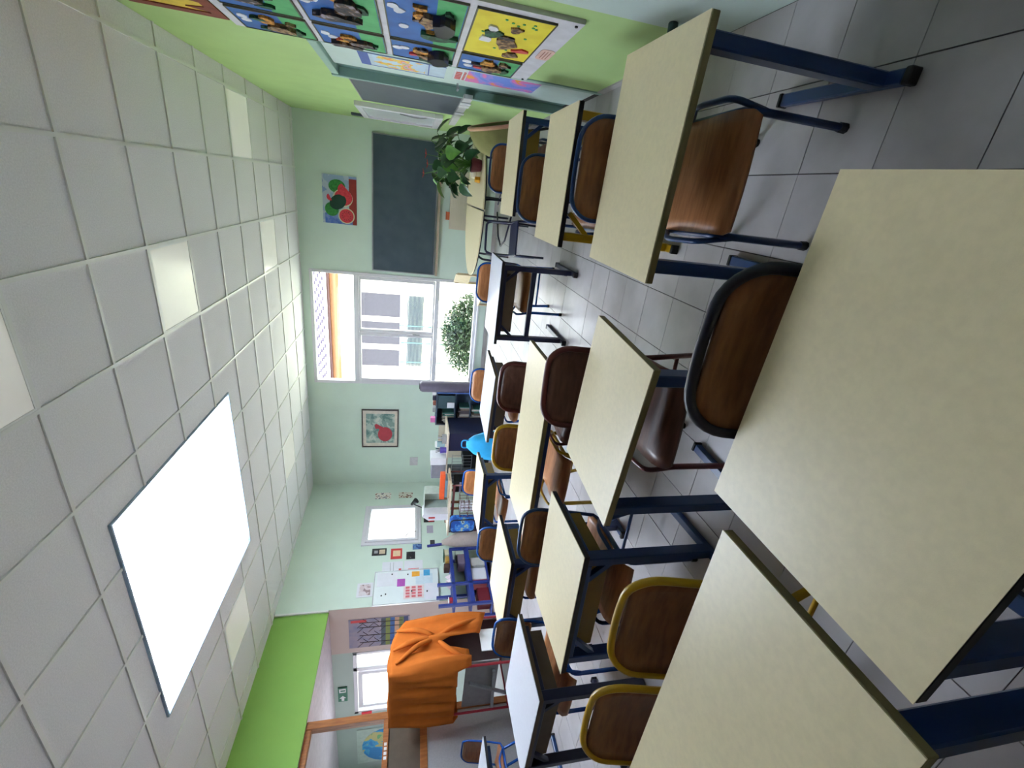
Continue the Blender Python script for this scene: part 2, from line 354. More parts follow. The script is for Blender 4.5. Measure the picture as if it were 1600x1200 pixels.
# skylight: opal sheet at ceiling level under an open shaft
sk = thing('skylight', 'large square skylight with glowing opal sheet in the ceiling', 'skylight', (-3.02, 3.405, HC))
m = bpy.data.materials.new('opal_skylight_sheet'); m.use_nodes = True; n = m.node_tree; n.nodes.clear()
o_ = n.nodes.new('ShaderNodeOutputMaterial'); mx = n.nodes.new('ShaderNodeMixShader'); t_ = n.nodes.new('ShaderNodeBsdfTranslucent'); g_ = n.nodes.new('ShaderNodeBsdfDiffuse')
t_.inputs[0].default_value = (0.90, 0.925, 1.0, 1); g_.inputs[0].default_value = (0.8, 0.86, 0.95, 1); mx.inputs[0].default_value = 0.04
n.links.new(t_.outputs[0], mx.inputs[1]); n.links.new(g_.outputs[0], mx.inputs[2]); n.links.new(mx.outputs[0], o_.inputs[0])
a = 0.935
MB().add([(-a, -a, .02), (a, -a, .02), (a, a, .02), (-a, a, .02)], [(0, 1, 2, 3)]).build('opal_sheet', m, sk)
MB().box(-a, a, -a, -a + .014, -.004, .03).box(-a, a, a - .014, a, -.004, .03).box(-a, -a + .014, -a + .014, a - .014, -.004, .03).box(a - .014, a, -a + .014, a - .014, -.004, .03).build('frame', mat('blue_grey_frame', (150, 170, 190), 0.4), sk)
MB().box(-a - .05, -a, -a - .05, a + .05, .031, .35).box(a, a + .05, -a - .05, a + .05, .031, .35).box(-a, a, -a - .05, -a, .031, .35).box(-a, a, a, a + .05, .031, .35).build('shaft', M_white, sk)
# unseen blocks added above the roof to shade part of the skylight
us = MB(); us.box(-5, -1.43, -1.5, 1.0, 3.5, 6.9).box(-0.62, 1, -1.5, 1.0, 3.5, 6.9); us.build('added_shade_blocks', M_white, kind='structure')

# ------------------------------------------------------------------ windows
def winframe(name, s0, s1, z0, z1, key, d0, d1, t, extra=()):
    b = MB(); b.box(s0, s1, d0, d1, z0, z0 + t).box(s0, s1, d0, d1, z1 - t, z1).box(s0, s0 + t, d0, d1, z0 + t, z1 - t).box(s1 - t, s1, d0, d1, z0 + t, z1 - t)
    for e in extra: b.box(e[0], e[1], d0, d1, e[2], e[3])
    loc, rz, _ = FR[key]
    return b.build(name, M_trimw, loc=loc, rz=rz, kind='structure', bevel=0.004)
w1 = winframe('window_1', WX0, WX1, WZ0, WZ1, 'b', -0.015, 0.07, 0.05, [(WX0 + .05, WX1 - .05, 2.20, 2.28), (WX0 + .05, WX1 - .05, 0.88, 0.95)])
mid = bs(-2.425)
for a_, c_ in ((WX0 + .055, mid - 0.004), (mid + 0.004, WX1 - .055)):
    b = MB(); t = 0.055; z0, z1 = .955, 2.195
    b.box(a_, c_, -0.03, 0.04, z0, z0 + .03).box(a_, c_, -0.03, 0.04, z1 - .03, z1).box(a_, a_ + t, -0.03, 0.04, z0 + .03, z1 - .03).box(c_ - t, c_, -0.03, 0.04, z0 + .03, z1 - .03)
    s_ = b.build('sash', M_trimw, w1, bevel=0.004); MB().box(a_ + t, c_ - t, 0.0, 0.006, z0 + .03, z1 - .03).build('pane', M_glass(), s_)
MB().box(mid - .012, mid + .012, -0.045, -0.03, 1.25, 1.31).box(mid - .009, mid + .009, -0.06, -0.045, 1.19, 1.30).build('window_handle', M_alu, w1, bevel=.003)
MB().box(WX0 + .05, WX1 - .05, 0.02, 0.026, 2.28, 2.90).build('pane', M_glass(), w1)
MB().box(WX0 + .05, WX1 - .05, 0.02, 0.026, 0.27, 0.88).build('pane', M_glass(), w1)
MB().box(WX0 - .03, WX1 + .03, -0.06, 0.0, WZ0 - .03, WZ0).build('window_sill', M_trimw, w1, bevel=.005)
w2 = winframe('window_2', SW0, SW1, SZ0, SZ1, 'l', -0.02, 0.06, 0.055)
b = MB(); t = .05
b.box(SW0 + .055, SW1 - .055, -.04, .03, SZ0 + .055, SZ0 + .055 + t).box(SW0 + .055, SW1 - .055, -.04, .03, SZ1 - .055 - t, SZ1 - .055).box(SW0 + .055, SW0 + .055 + t, -.04, .03, SZ0 + .055 + t, SZ1 - .055 - t).box(SW1 - .055 - t, SW1 - .055, -.04, .03, SZ0 + .055 + t, SZ1 - .055 - t)
s_ = b.build('sash', M_trimw, w2, bevel=.004)
MB().box(SW0 + .105, SW1 - .105, 0, .006, SZ0 + .105, SZ1 - .105).build('pane', M_glass(), s_)
MB().tube([(SW0 + .12, -.045, 1.33), (SW0 + .16, -.07, 1.30), (SW0 + .20, -.08, 1.24), (SW0 + .17, -.07, 1.20), (SW0 + .22, -.06, 1.17)], .008).build('window_handle', M_black, w2)
# side room window
b = MB()
for r in ((AX0, AX1, AZ0, AZ0 + .06), (AX0, AX1, AZ1 - .06, AZ1), (AX0, AX0 + .06, AZ0, AZ1), (AX1 - .05, AX1, AZ0, AZ1), (-7.08, -7.00, AZ0, AZ1)): b.box(r[0], r[1], 4.76, 4.84, r[2], r[3])
w3 = b.build('window_3', M_trimw, kind='structure', bevel=.004)
MB().box(AX0 + .06, AX1 - .05, 4.80, 4.806, AZ0 + .06, AZ1 - .06).build('pane', M_glass(), w3)
b = MB()
for r in ((-7.98, -7.10, AZ0 + .08, AZ0 + .15), (-7.98, -7.10, AZ1 - .14, AZ1 - .07), (-7.98, -7.92, AZ0 + .15, AZ1 - .14), (-7.16, -7.10, AZ0 + .15, AZ1 - .14)): b.box(r[0], r[1], 4.745, 4.79, r[2], r[3])
b.build('sash', M_trimw, w3, bevel=.004)

# door in the lime wall with two posters
dl, dz = 2.0, 0.0
b = MB(); b.box(D0 - .055, D0 + .006, -.02, .10, 0, 2.055).box(D1 - .006, D1 + .05, -.008, .10, 0, 2.055).box(D0 + .006, D1 - .006, -.01, .10, 1.994, 2.055)
door = b.build('door_1', M_doorf, loc=RLOC, rz=-math.pi / 2, kind='structure', bevel=.004)
MB().box(rs(4.40) + .001, D1 - .007, .02, .055, 0.005, 1.99).build('door_leaf', M_doorl, door)
MB().box(D0 + .006, rs(4.40), .05, .09, 0.005, 1.99).build('side_panel', mat('dark_blue_green_panel', (96, 132, 124), .45, .4), door)
MB().box(D0, D1, .10, .20, 0, 2.0).build('lining', M_doorf, door)
MB().tube([(rs(4.34), .02, 1.02), (rs(4.34), -.03, 1.02), (rs(4.34) + .10, -.03, 1.02)], .009).build('door_handle', M_alu, door)


# ------------------------------------------------------------------ desks
def desk(x, y, rz, w, d, label, frame=M_blue, top=M_top, edge=M_edge, tray=None, cross=False, rail=False, inset=.05, cap=M_black, h=0.64, group='pupils desks'):
    t = thing('school_desk', label, 'desk', (x, y, 0), rz, group)
    MB().box(-w / 2, w / 2, -d / 2, d / 2, h - .0015, h).box(-w / 2 + .001, w / 2 - .001, -d / 2 + .001, d / 2 - .001, h - .004, h - .0015).build('desk_top', top, t)
    MB().box(-w / 2, w / 2, -d / 2, d / 2, h - .026, h - .004).build('edge_band', edge, t, bevel=.002)
    lx = w / 2 - inset
    for s in (-1, 1):
        MB().box(s * lx - .02, s * lx + .02, -d / 2 + .02, -d / 2 + .075, .03, h - .026).build('leg', frame, t, bevel=.004)
        MB().box(s * lx - .02, s * lx + .02, -d / 2 - .03, d / 2 - .06, .006, .036).build('foot', frame, t, bevel=.004)
        MB().box(s * lx - .022, s * lx + .022, -d / 2 - .05, -d / 2 - .03, .0, .039).build('foot_cap', cap, t, bevel=.003)
        MB().box(s * lx - .022, s * lx + .022, d / 2 - .06, d / 2 - .045, .0, .039).build('foot_cap', cap, t, bevel=.003)
        MB().box(s * lx - .018, s * lx + .018, -d / 2 + .075, d / 2 - .06, h - .056, h - .026).build('top_rail', frame, t, bevel=.003)
        if tray or frame is M_yel: MB().bar((s * lx, -d / 2 + .045, h - .17), (s * (lx - .11), -d / 2 + .045, h - .05), .024, .022).build('brace', frame, t)
    if tray or rail: MB().box(-lx + .018, lx - .018, -d / 2 + .022, -d / 2 + .05, h - .056, h - .026).build('front_rail', frame, t, bevel=.003)
    else: MB().box(-lx + .018, lx - .018, -.02, .02, h - .05, h - .026).build('cross_rail', frame, t, bevel=.003)
    if cross:
        MB().box(-lx + .02, lx - .02, -d / 2 + .03, -d / 2 + .06, h - .31, h - .27).build('crossbar', frame, t, bevel=.003)
    if tray:
        b = MB(); z0, z1 = h - .15, h - .058
        x0, x1, y0, y1 = -lx + .05, lx - .05, -d / 2 + .06, d / 2 - .05
        b.box(x0, x1, y0, y1, z0, z0 + .006).box(x0, x1, y0, y0 + .006, z0 + .006, z1).box(x0, x0 + .006, y0 + .006, y1, z0 + .006, z1).box(x1 - .006, x1, y0 + .006, y1, z0 + .006, z1)
        b.build('book_tray', tray, t)
    return t
DESKS = [
 (.144, 1.495, -1, .68, .49, 'nearest cream desk of the row along the lime wall, its long blue leg showing', dict(tray=None)),
 (.107, 2.427, 0, .63, .47, 'cream-topped desk with mustard yellow legs, second of the row along the lime wall', dict(frame=M_yel, edge=M_edgek)),
 (.195, 3.640, 1, .68, .50, 'third cream desk along the lime wall, on blue legs, before the round table', dict(edge=M_edgek, tray=M_oliveb)),
 (-.240, .478, -1.5, .68, .465, 'large cream desk filling the near foreground, nearest the camera', dict(edge=M_edgek, inset=.022)),
 (-1.275, .435, 0, 1.28, .445, 'long two-seat cream desk in the foreground with two yellow-framed chairs behind', dict()),
 (-.72, 1.345, -5, .64, .46, 'cream desk in the middle of the room with a maroon chair pushed under it', dict()),
 (-1.34, 2.20, 1, 1.12, .48, 'long cream desk in the middle with a maroon and a yellow chair behind', dict(rail=True)),
 (-1.725, 3.63, -7, .70, .50, 'white-topped desk with brown book tray in front of the magazine shelf', dict(top=M_topw, edge=M_brownb, tray=M_brownb, frame=M_navy)),
 (-.845, 3.83, 0, .70, .53, 'white-topped desk on navy H-shaped legs standing alone before the back window', dict(top=M_topw, frame=M_navy, edge=M_edgek, tray=M_brownb, cross=True)),
 (-1.63, 1.435, 3, .66, .46, 'cream desk with olive book tray and blue frame behind the yellow-framed chairs', dict(edge=M_edgek, tray=M_oliveb)),
 (-2.62, 2.385, 0, .71, .49, 'cream desk with olive book tray, blue chair behind, in front of the blue shelf unit', dict(edge=M_edgek, tray=M_oliveb)),
 (-2.78, 3.57, 6, .68, .46, 'cream desk with blue frame and olive tray beside the cyan bag', dict(edge=M_edgek, tray=M_oliveb)),
 (-2.735, 1.585, 0, .72, .52, 'white-topped desk with brown book tray in front of the orange-draped stand', dict(top=M_topw, edge=M_brownb, tray=M_brownb, frame=M_navy)),
 (-4.63, 1.93, 0, .70, .50, 'white-topped desk at the left edge of the room by the glazed partition', dict(top=M_topw, edge=M_edgek)),
]
for x, y, r, w_, d_, lab, kw in DESKS: desk(x, y, math.radians(r), w_, d_, lab, **kw)

# ------------------------------------------------------------------ chairs (origin on the floor, facing -Y)
def seat_mesh(w=.36, m=None):
    prof = [(-.205, -.05), (-.198, -.028), (-.18, -.012), (-.15, -.002), (-.08, 0), (0, -.008), (.10, -.006), (.17, .006), (.185, .012)]
    n = 8; v = []; f = []
    for k, (y, z) in enumerate(prof):
        ww = w * (1 if 0 < k < len(prof) - 1 else .93)
        for i in range(n + 1):
            u = i / n * 2 - 1; v.append((u * ww / 2, y, .385 + z + .006 * u * u))
    N = len(prof)
    for k in range(N - 1):
        for i in range(n): a = k * (n + 1) + i; f.append((a, a + 1, a + n + 2, a + n + 1))
    L = len(v); v += [(p[0], p[1] + .002, p[2] - .011) for p in v]; f += [tuple(reversed([q + L for q in q4])) for q4 in list(f)]
    ring = [i for i in range(n + 1)] + [k * (n + 1) + n for k in range(1, N)] + [(N - 1) * (n + 1) + i for i in range(n - 1, -1, -1)] + [k * (n + 1) for k in range(N - 2, 0, -1)]
    for i in range(len(ring)): a, b_ = ring[i], ring[(i + 1) % len(ring)]; f.append((b_, a, a + L, b_ + L))
    return MB().add(v, f)
def back_y(z): return .175 + (z - .40) * .20
def back_mesh(w, z0, z1, r):
    poly = rrect(w, z1 - z0, r, 5, 0, (z0 + z1) / 2); n = len(poly)
    v = []; f = []
    rings = [1.0, .75, .4]
    def pt(x, z, off): return (x, back_y(z) + .028 * (1 - (x / (w / 2)) ** 2) + off, z)
    cz = (z0 + z1) / 2
    for off in (-.006, .006):
        base = len(v)
        for s in rings:
            for x, z in poly: v.append(pt(x * s, cz + (z - cz) * s, off))
        v.append(pt(0, cz, off)); c = len(v) - 1
        for q in range(len(rings) - 1):
            for i in range(n):
                j = (i + 1) % n; F = (base + q * n + i, base + q * n + j, base + (q + 1) * n + j, base + (q + 1) * n + i); f.append(F if off > 0 else F[::-1])
        q = len(rings) - 1
        for i in range(n): F = (base + q * n + i, base + q * n + (i + 1) % n, c); f.append(F if off > 0 else F[::-1])
    h = len(v) // 2
    for i in range(n): j = (i + 1) % n; f.append((i, j, h + j, h + i))
    return MB().add(v, f)
def make_chair(label, fm, wm, sm=None, rim=.009, loc=(0, 0, 0), rz=0, zb=.50, zt=.735, extra=None):
    t = thing('school_chair', label, 'chair', loc, rz, 'pupils chairs')
    seat_mesh(m=wm).build('seat', sm or wm, t, smooth=True)
    back_mesh(.365, zb, zt - .012, .07).build('backrest', wm, t, smooth=True)
    X = .182
    # back frame: up one side, round the top, down the other
    pts = [(-X, .13, .368), (-X, .165, .385), (-X, back_y(zb), zb)]
    loop = [(-X, zt - .085)] + [(-X + .085 - .085 * math.cos(math.radians(q)), zt - .085 + .085 * math.sin(math.radians(q))) for q in range(12, 91, 13)]
    half = [(x, back_y(z) + .028 * (1 - min(1, (x / .182) ** 2)), z) for x, z in loop] + [(x, back_y(zt) + .028 * (1 - (x / .182) ** 2), zt) for x in (-.05,)]
    pts = pts + half; pts = pts + [(0, back_y(zt) + .028, zt)] + [(-p[0], p[1], p[2]) for p in reversed(pts)]
    MB().tube(pts, rim, 8).build('back_frame', fm, t, smooth=True)
    for s in (-1, 1):
        MB().tube(smoothpath([(s * X, -.175, 0.012), (s * X, -.175, .362), (s * X, .13, .368)], 4, .05), .0125, 8).build('leg', fm, t, smooth=True)
        MB().tube(smoothpath([(s * X, .225, 0.012), (s * X, .12, .355)], 2), .0125, 8).build('leg', fm, t, smooth=True)
        for yy in (-.175, .225): MB().cone((s * X, yy, 0), .016, .015, .025, 8).build('rubber_foot', M_black, t)
        MB().tube(smoothpath([(s * (X + .004), -.172, .30), (s * (X + .026), -.16, .415), (s * (X + .030), .02, .425), (s * (X + .006), .11, .375)], 4, .04), .010, 6).build('side_hook', fm, t, smooth=True)
    MB().tube([(-X, .185, .15), (X, .185, .15)], .009, 6).build('stretcher', fm, t, smooth=True)
    return t
def put(bx, by, deg, label, fm, wm, sm=None, **k):
    a = math.radians(deg); oy = back_y(.735) + .028
    return make_chair(label, fm, wm, sm, loc=(bx + math.sin(a) * oy, by - math.cos(a) * oy, 0), rz=a, **k)
put(.125, 1.82, 2, 'blue-framed beech chair tucked under the nearest desk by the lime wall, seat in full view', M_blue, M_woodd, M_wood, rim=.009)
put(.049, 2.81, 2, 'blue-framed beech chair behind the yellow-legged desk', M_blue, M_woodd)
put(.19, 4.05, 2, 'blue-framed beech chair before the round table and the potted plant', M_blue, M_woodd)
put(-.79, 4.22, 3, 'blue-framed beech chair at the lone white desk before the back window', M_blueb, M_wood)
put(-1.79, 4.05, 0, 'small beech chair back at the white desk next to the magazine shelf', M_blueb, M_wood)
put(-.77, 1.76, 5, 'maroon chair with tubular frame pushed under the middle cream desk, its glossy seat showing', M_mar, M_woodr, M_woodr, rim=.014)
put(-1.195, 2.71, -3, 'maroon chair behind the long middle desk, right of the yellow one', M_mar, M_woodr, rim=.014)
put(-1.65, 2.66, 0, 'yellow-framed chair behind the long middle desk', M_yel, M_woodd, M_wood, rim=.013)
put(-2.92, 3.98, -8, 'blue-framed beech chair behind the desk beside the cyan bag', M_blueb, M_wood)
put(-1.66, 1.78, 2, 'blue-framed brown chair behind the olive-tray desk in the middle left', M_blue, M_woodd, M_wood)
put(-2.71, 2.83, 0, 'blue-framed brown chair in front of the blue shelf unit', M_blueb, M_woodd, M_wood)
put(-2.73, 1.99, 0, 'blue-framed brown chair between white desk and orange cloth', M_blueb, M_woodd, M_wood)
put(-.25, .79, 0, 'dark blue framed wooden chair standing behind the nearest desk', mat('dark_navy_rim', (16, 18, 40), .35), M_woodd, rim=.013)
put(-1.09, .80, 2, 'yellow-framed brown chair at the long foreground desk, the right one of its pair', M_yel, M_woodd, M_wood, rim=.0115)
put(-1.545, .80, 2, 'yellow-framed brown chair at the long foreground desk, the left one of its pair', M_yel, M_woodd, M_wood, rim=.0115)
put(-5.05, 2.50, 0, 'bright blue framed chair at the desk by the glazed partition', M_blueb, M_woodd, M_wood)

# ------------------------------------------------------------------ round table of two halves
def half_table(loc, rz, label):
    t = thing('half_round_table', label, 'table', loc, rz, 'half-round tables forming one round table')
    r = .84; poly = [(r * math.cos(math.radians(a)) * 1.0, -r * math.sin(math.radians(a)) ) for a in range(-90, 91, 6)]
    poly = [(-abs(x) if True else x, y) for x, y in poly]
    MB().prism([(p[0] - .012, p[1]) for p in reversed(poly)], .585, .60).build('table_top', M_top, t)
    MB().prism([(p[0] * 1.002 - .011, p[1] * 1.002) for p in reversed(poly)], .572, .585).build('edge_band', M_black, t)
    for (x, y) in ((-.12, -.62), (-.60, -.30), (-.60, .30), (-.12, .62)):
        q = Vector((x, y)).normalized() * .10
        MB().tube(smoothpath([(x - q.x * 2, y - q.y * 2, .565), (x, y, .53), (x + q.x * .3, y + q.y * .3, .01)], 5, .12), .014, 8).build('leg', M_navy, t, smooth=True)
    MB().tube([(-.02, -.6, .555), (-.02, .6, .555)], .012, 6).tube([(-.05, -.5, .20), (-.35, -.25, .20), (-.45, 0, .20), (-.35, .25, .20), (-.05, .5, .20)], .011, 6).build('frame_rail', M_navy, t, smooth=True)
    return t
half_table((-.19, 6.05, 0), 0, 'half-round cream table with dark edge, the half nearer the back window')
half_table((-.19, 6.05, 0), math.pi, 'half-round cream table with dark edge, the half carrying the potted plant')
# tubular frame chair pushed against the round table
t = thing('tubular_chair', 'low tubular black metal chair in front of the round table', 'chair', (-.42, 4.78, 0), math.radians(8))
MB().box(-.17, .17, -.17, .17, .30, .315).build('seat', M_navy, t, bevel=.006)
for s in (-1, 1):
    MB().tube(smoothpath([(s * .17, -.18, .01), (s * .17, -.15, .30), (s * .17, .15, .31), (s * .17, .21, .56)], 5, .06), .012, 8).build('side_frame', M_navy, t, smooth=True)
    MB().tube([(s * .17, .22, .01), (s * .17, .14, .30)], .012, 8).build('leg', M_navy, t, smooth=True)
MB().tube(smoothpath([(-.17, .205, .50), (-.15, .215, .57), (.15, .215, .57), (.17, .205, .50)], 4, .05), .012, 8).build('backrest', M_navy, t, smooth=True)

def plain_chair(label, x, y, rz):
    t = thing('wooden_chair', label, 'chair', (x, y, 0), rz)
    m = mat('pale_wood', (196, 176, 140), .5, .4)
    MB().box(-.19, .19, -.18, .18, .36, .38).build('seat', m, t, bevel=.005)
    for sx_ in (-.17, .17):
        MB().box(sx_ - .014, sx_ + .014, -.17, -.14, 0, .36).build('leg', m, t); MB().box(sx_ - .014, sx_ + .014, .15, .18, 0, .72).build('leg', m, t)
    MB().add(*(lambda v: (v, [(0, 1, 5, 4), (1, 2, 6, 5), (2, 3, 7, 6), (0, 3, 2, 1), (4, 5, 6, 7), (0, 4, 7, 3)]))([(-.19, .145, .52), (.19, .145, .52), (.17, .16, .74), (-.17, .16, .74), (-.19, .16, .52), (.19, .16, .52), (.17, .175, .74), (-.17, .175, .74)])).build('backrest', m, t, bevel=.004)
plain_chair('pale wooden chair at the left tip of the round table, under the window', -1.34, 6.42, math.radians(-60))

# olive bowl chair turned to the wall
t = thing('tub_chair', 'round olive green bowl chair with pale rim, turned to the lime wall', 'chair', (.50, 4.50, 0))
ax = Vector((.96, -.14, .24)).normalized(); e1 = ax.cross(Vector((0, 0, 1))).normalized(); e2 = e1.cross(ax); c0_ = Vector((.06, 0, .63))
v = []; f = []; n = 24; prof = [(.262, 0), (.258, -.06), (.235, -.13), (.19, -.19), (.12, -.235), (.05, -.25)]
prof = prof + [(r_ * .93 if r_ > .06 else r_ * .9, h_ + .012) for r_, h_ in reversed(prof)]
for r_, h_ in prof:
    for k in range(n): q = 2 * math.pi * k / n; v.append(c0_ + ax * h_ + e1 * r_ * math.cos(q) + e2 * r_ * math.sin(q))
for i in range(len(prof) - 1):
    for k in range(n): f.append((i * n + k, i * n + (k + 1) % n, (i + 1) * n + (k + 1) % n, (i + 1) * n + k))
MB().add(v, f).build('shell', mat('olive_green_fabric', (128, 126, 76), .8, .2, noise=.05), t, smooth=True)
MB().tube([c0_ + e1 * .262 * math.cos(2 * math.pi * k / n) + e2 * .262 * math.sin(2 * math.pi * k / n) for k in range(n)], .016, 8, closed=True).build('rim', mat('pinkish_wood_rim', (206, 156, 118), .5), t, smooth=True)
for q in range(3):
    a_ = q * 2.094 + .4; MB().tube([(-.02 + .05 * math.cos(a_), .05 * math.sin(a_), .46), (-.02 + .18 * math.cos(a_), .18 * math.sin(a_), .012)], .012, 8).build('leg', M_black, t, smooth=True)

# ------------------------------------------------------------------ potted plant
t = thing('potted_plant', 'tall leafy potted plant with red flowers on the round table', 'plant', (.27, 5.62, .60))
MB().cone((0, 0, 0), .06, .085, .12, 18).build('pot', mat('maroon_pot', (108, 26, 50), .4), t, bevel=.004)
MB().cone((0, 0, .115), .078, .078, .008, 14).build('soil', mat('soil', (60, 46, 36), .9), t)
rp = random.Random(11)
def leaf(L, W):
    m_ = MB(); out = [(0, 0), (.10, .28), (.3, .5), (.55, .46), (.8, .25), (1, 0)]
    v = [(u * L, 0, -.25 * L * u * u) for u, _ in out]; l = [(u * L, ww * W, -.25 * L * u * u + .12 * W) for u, ww in out[1:-1]]; r_ = [(u * L, -ww * W, -.25 * L * u * u + .12 * W) for u, ww in out[1:-1]]
    vs = v + l + r_; f = [(0, 1, 6), (1, 2, 7, 6), (2, 3, 8, 7), (3, 4, 9, 8), (4, 5, 9), (0, 10, 1), (1, 10, 11, 2), (2, 11, 12, 3), (3, 12, 13, 4), (4, 13, 5)]
    return m_.add(vs, f)
lm = {k: leaf(k[0] * 1.1, k[1] * 1.2) for k in ((.17, .12), (.13, .10), (.20, .09))}
def add_leaf(tip, L, W, m_, yaw, pitch, name='leaf'):
    st = [(0, 0, .11), (tip[0] * .35, tip[1] * .35, .11 + (tip[2] - .11) * .6), tip]
    MB().tube(smoothpath(st, 4, .15), .0035, 5).build('stem', M_leafl, t, smooth=True)
    o = lm[(L, W)].build(name, m_, t, smooth=True); o.location = tip; o.rotation_euler = (rp.uniform(-.5, .5), pitch, yaw)
for k in range(46):
    a = rp.uniform(0, 2 * math.pi); rr = rp.uniform(.05, .27); z = rp.uniform(.14, .56)
    add_leaf((rr * math.cos(a) - .03, rr * math.sin(a), z), *rp.choice(list(lm)), rp.choice([M_leaf, M_leaf, M_leaf, M_leafl]), a + rp.uniform(-.5, .5), rp.uniform(.1, .9))
for (dx, z) in ((.24, .42), (.28, .30), (.22, .18), (.26, .52), (.18, .58), (.14, .24)):
    add_leaf((dx, -.05, z), .20, .09, M_leaf, rp.uniform(-.3, .6), rp.uniform(.4, 1.1))
for dx, z in ((.04, .62), (-.16, .64), (-.06, .60)):
    MB().tube(smoothpath([(0, 0, .11), (dx * .4, 0, .35), (dx, 0, z)], 3, .1), .003, 5).build('stem', M_leafl, t, smooth=True)
    b = MB()
    for q in range(5):
        a = q * 1.256; b.add([(dx, 0, z), (dx + .03 * math.cos(a - .4), .03 * math.sin(a - .4), z + .018), (dx + .06 * math.cos(a), .06 * math.sin(a), z + .02), (dx + .03 * math.cos(a + .4), .03 * math.sin(a + .4), z + .018)], [(0, 1, 2, 3)])
    b.build('flower', mat('red_petal', (206, 44, 40), .5), t)
MB().box(.0, .05, -.11, -.06, 0, .03).build('yellow_scrap_part', mat('yellow_plastic', (236, 176, 40), .5), t) if False else None
tag(MB().cone((0, 0, 0), .035, .03, .06, 12).build('yellow_cup', mat('yellow_plastic', (236, 176, 40), .5), loc=(.12, 5.66, .60), bevel=.003), 'small yellow cup beside the plant pot on the round table', 'cup')
tag(MB().tube([(-.22, 0, .035), (.22, 0, .035)], .034, 12).build('paper_roll', M_cream, loc=(.36, 6.05, .60), rz=.15, smooth=True), 'cream paper roll lying at the back of the round table', 'paper roll')

# ------------------------------------------------------------------ back wall things
def wthing(name, label, cat, key, c, z, group=None, off=0.0):
    loc, rz, fn = FR[key]; s = fn(c)
    o = thing(name, label, cat, (loc[0] + math.cos(rz) * s + math.sin(rz) * off, loc[1] + math.sin(rz) * s - math.cos(rz) * off, z), rz, group)
    return o
# blackboard
t = wthing('blackboard', 'large dark slate blackboard with metal rim on the sage back wall', 'blackboard', 'b', -.385, 1.0)
MB().box(-.985, .985, -.022, -.004, .01, .965).build('writing_surface', M_slate, t)
b = MB(); b.box(-1.0, 1.0, -.03, 0, .965, .985).box(-1.0, 1.0, -.03, 0, -.01, .01).box(-1.0, -.985, -.03, 0, .01, .965).box(.985, 1.0, -.03, 0, .01, .965)
b.build('frame', M_alu, t)
MB().box(-1.0, .98, -.09, -.0, -.06, -.035).box(-1.0, .98, -.09, -.082, -.035, -.02).build('chalk_tray', mat('chalk_dusty_wood', (176, 158, 140), .7), t)
b = MB()
for k in range(6):
    for q in range(2): b.box(-.985, .985, -.0228, -.0222, .12 + k * .15, .122 + k * .15) if q == 0 else None
b.build('ruled_lines', mat('faint_ruled_line', (74, 88, 92), .6), t)
for k, (xx, c_) in enumerate(((.55, (230, 228, 220)), (.30, (220, 200, 120)), (-.35, (214, 120, 110)))):
    tag(MB().cone((0, 0, 0), .006, .006, .07, 8).build('chalk_stick', mat('chalk_%s' % ('white', 'yellow', 'pink')[k], c_, .9), loc=(-.385 + xx, 7.65 - .385 * 0, .972)), '%s chalk stick on the blackboard tray' % ('white', 'yellow', 'pink')[k], 'chalk') if False else None

# melon painting, unframed canvas
t = wthing('canvas_painting', 'unframed still life of watermelons on canvas above the blackboard', 'painting', 'b', -.375, 2.21)
MB().box(-.345, .345, -.025, -.002, 0, .49).build('canvas', ramp_mat('grey_blue_wash', [(0, (150, 170, 196)), (.5, (176, 188, 200)), (.6, (128, 150, 190))], 5), t)
def disc(cx, cz, rx, rz_, y0, y1, a0=0, a1=360, n=22, rot=0):
    P = []
    for k in range(n + 1 if a1 - a0 < 360 else n):
        a = math.radians(a0 + (a1 - a0) * k / n); x, z = rx * math.cos(a), rz_ * math.sin(a); c, s = math.cos(rot), math.sin(rot); P.append((cx + x * c - z * s, cz + x * s + z * c))
    return MB().prism(P, y0, y1, RXZ)
pr = mat('melon_red', (214, 62, 74), .7, rgb2=(196, 44, 56), scale=40); pg = mat('melon_green', (62, 150, 66), .7, rgb2=(40, 116, 52), scale=30); pk = mat('melon_dark_green', (24, 64, 48), .7); pd = mat('table_red_brown', (150, 46, 40), .7); pb = mat('painted_blue', (60, 96, 172), .7, rgb2=(120, 140, 190), scale=20); pw = mat('melon_rind_pale', (214, 214, 176), .7)
MB().box(-.345, .31, -.0262, -.025, 0, .11).build('painted_table', pd, t); MB().box(-.345, -.20, -.0266, -.025, .06, .46).build('painted_cloth', pb, t)
disc(-.14, .36, .10, .10, -.029, -.025).build('painted_melon', pg, t)
disc(.19, .28, .095, .12, -.029, -.025).build('painted_melon', pg, t)
disc(.03, .20, .13, .145, -.030, -.025).build('painted_melon', pw, t); disc(.04, .19, .115, .13, -.031, -.030).build('painted_melon', pr, t)
disc(-.03, .27, .10, .13, -.032, -.0305, rot=.6).build('painted_melon', pk, t); disc(.15, .18, .09, .09, -.033, -.029, 20, 250).build('painted_slice', pr, t)
disc(-.22, .15, .115, .12, -.034, -.025).build('painted_melon', pw, t); disc(-.22, .15, .10, .105, -.035, -.034).build('painted_melon', pr, t)
disc(.03, .38, .05, .05, -.034, -.025, 30, 210).build('painted_slice', pr, t)
b = MB()
for k in range(12):
    a = k * .524; b.box(-.22 + .06 * math.cos(a) - .006, -.22 + .06 * math.cos(a) + .006, -.036, -.035, .15 + .06 * math.sin(a) - .004, .15 + .06 * math.sin(a) + .004)
b.build('painted_seeds', M_black, t, kind='stuff')

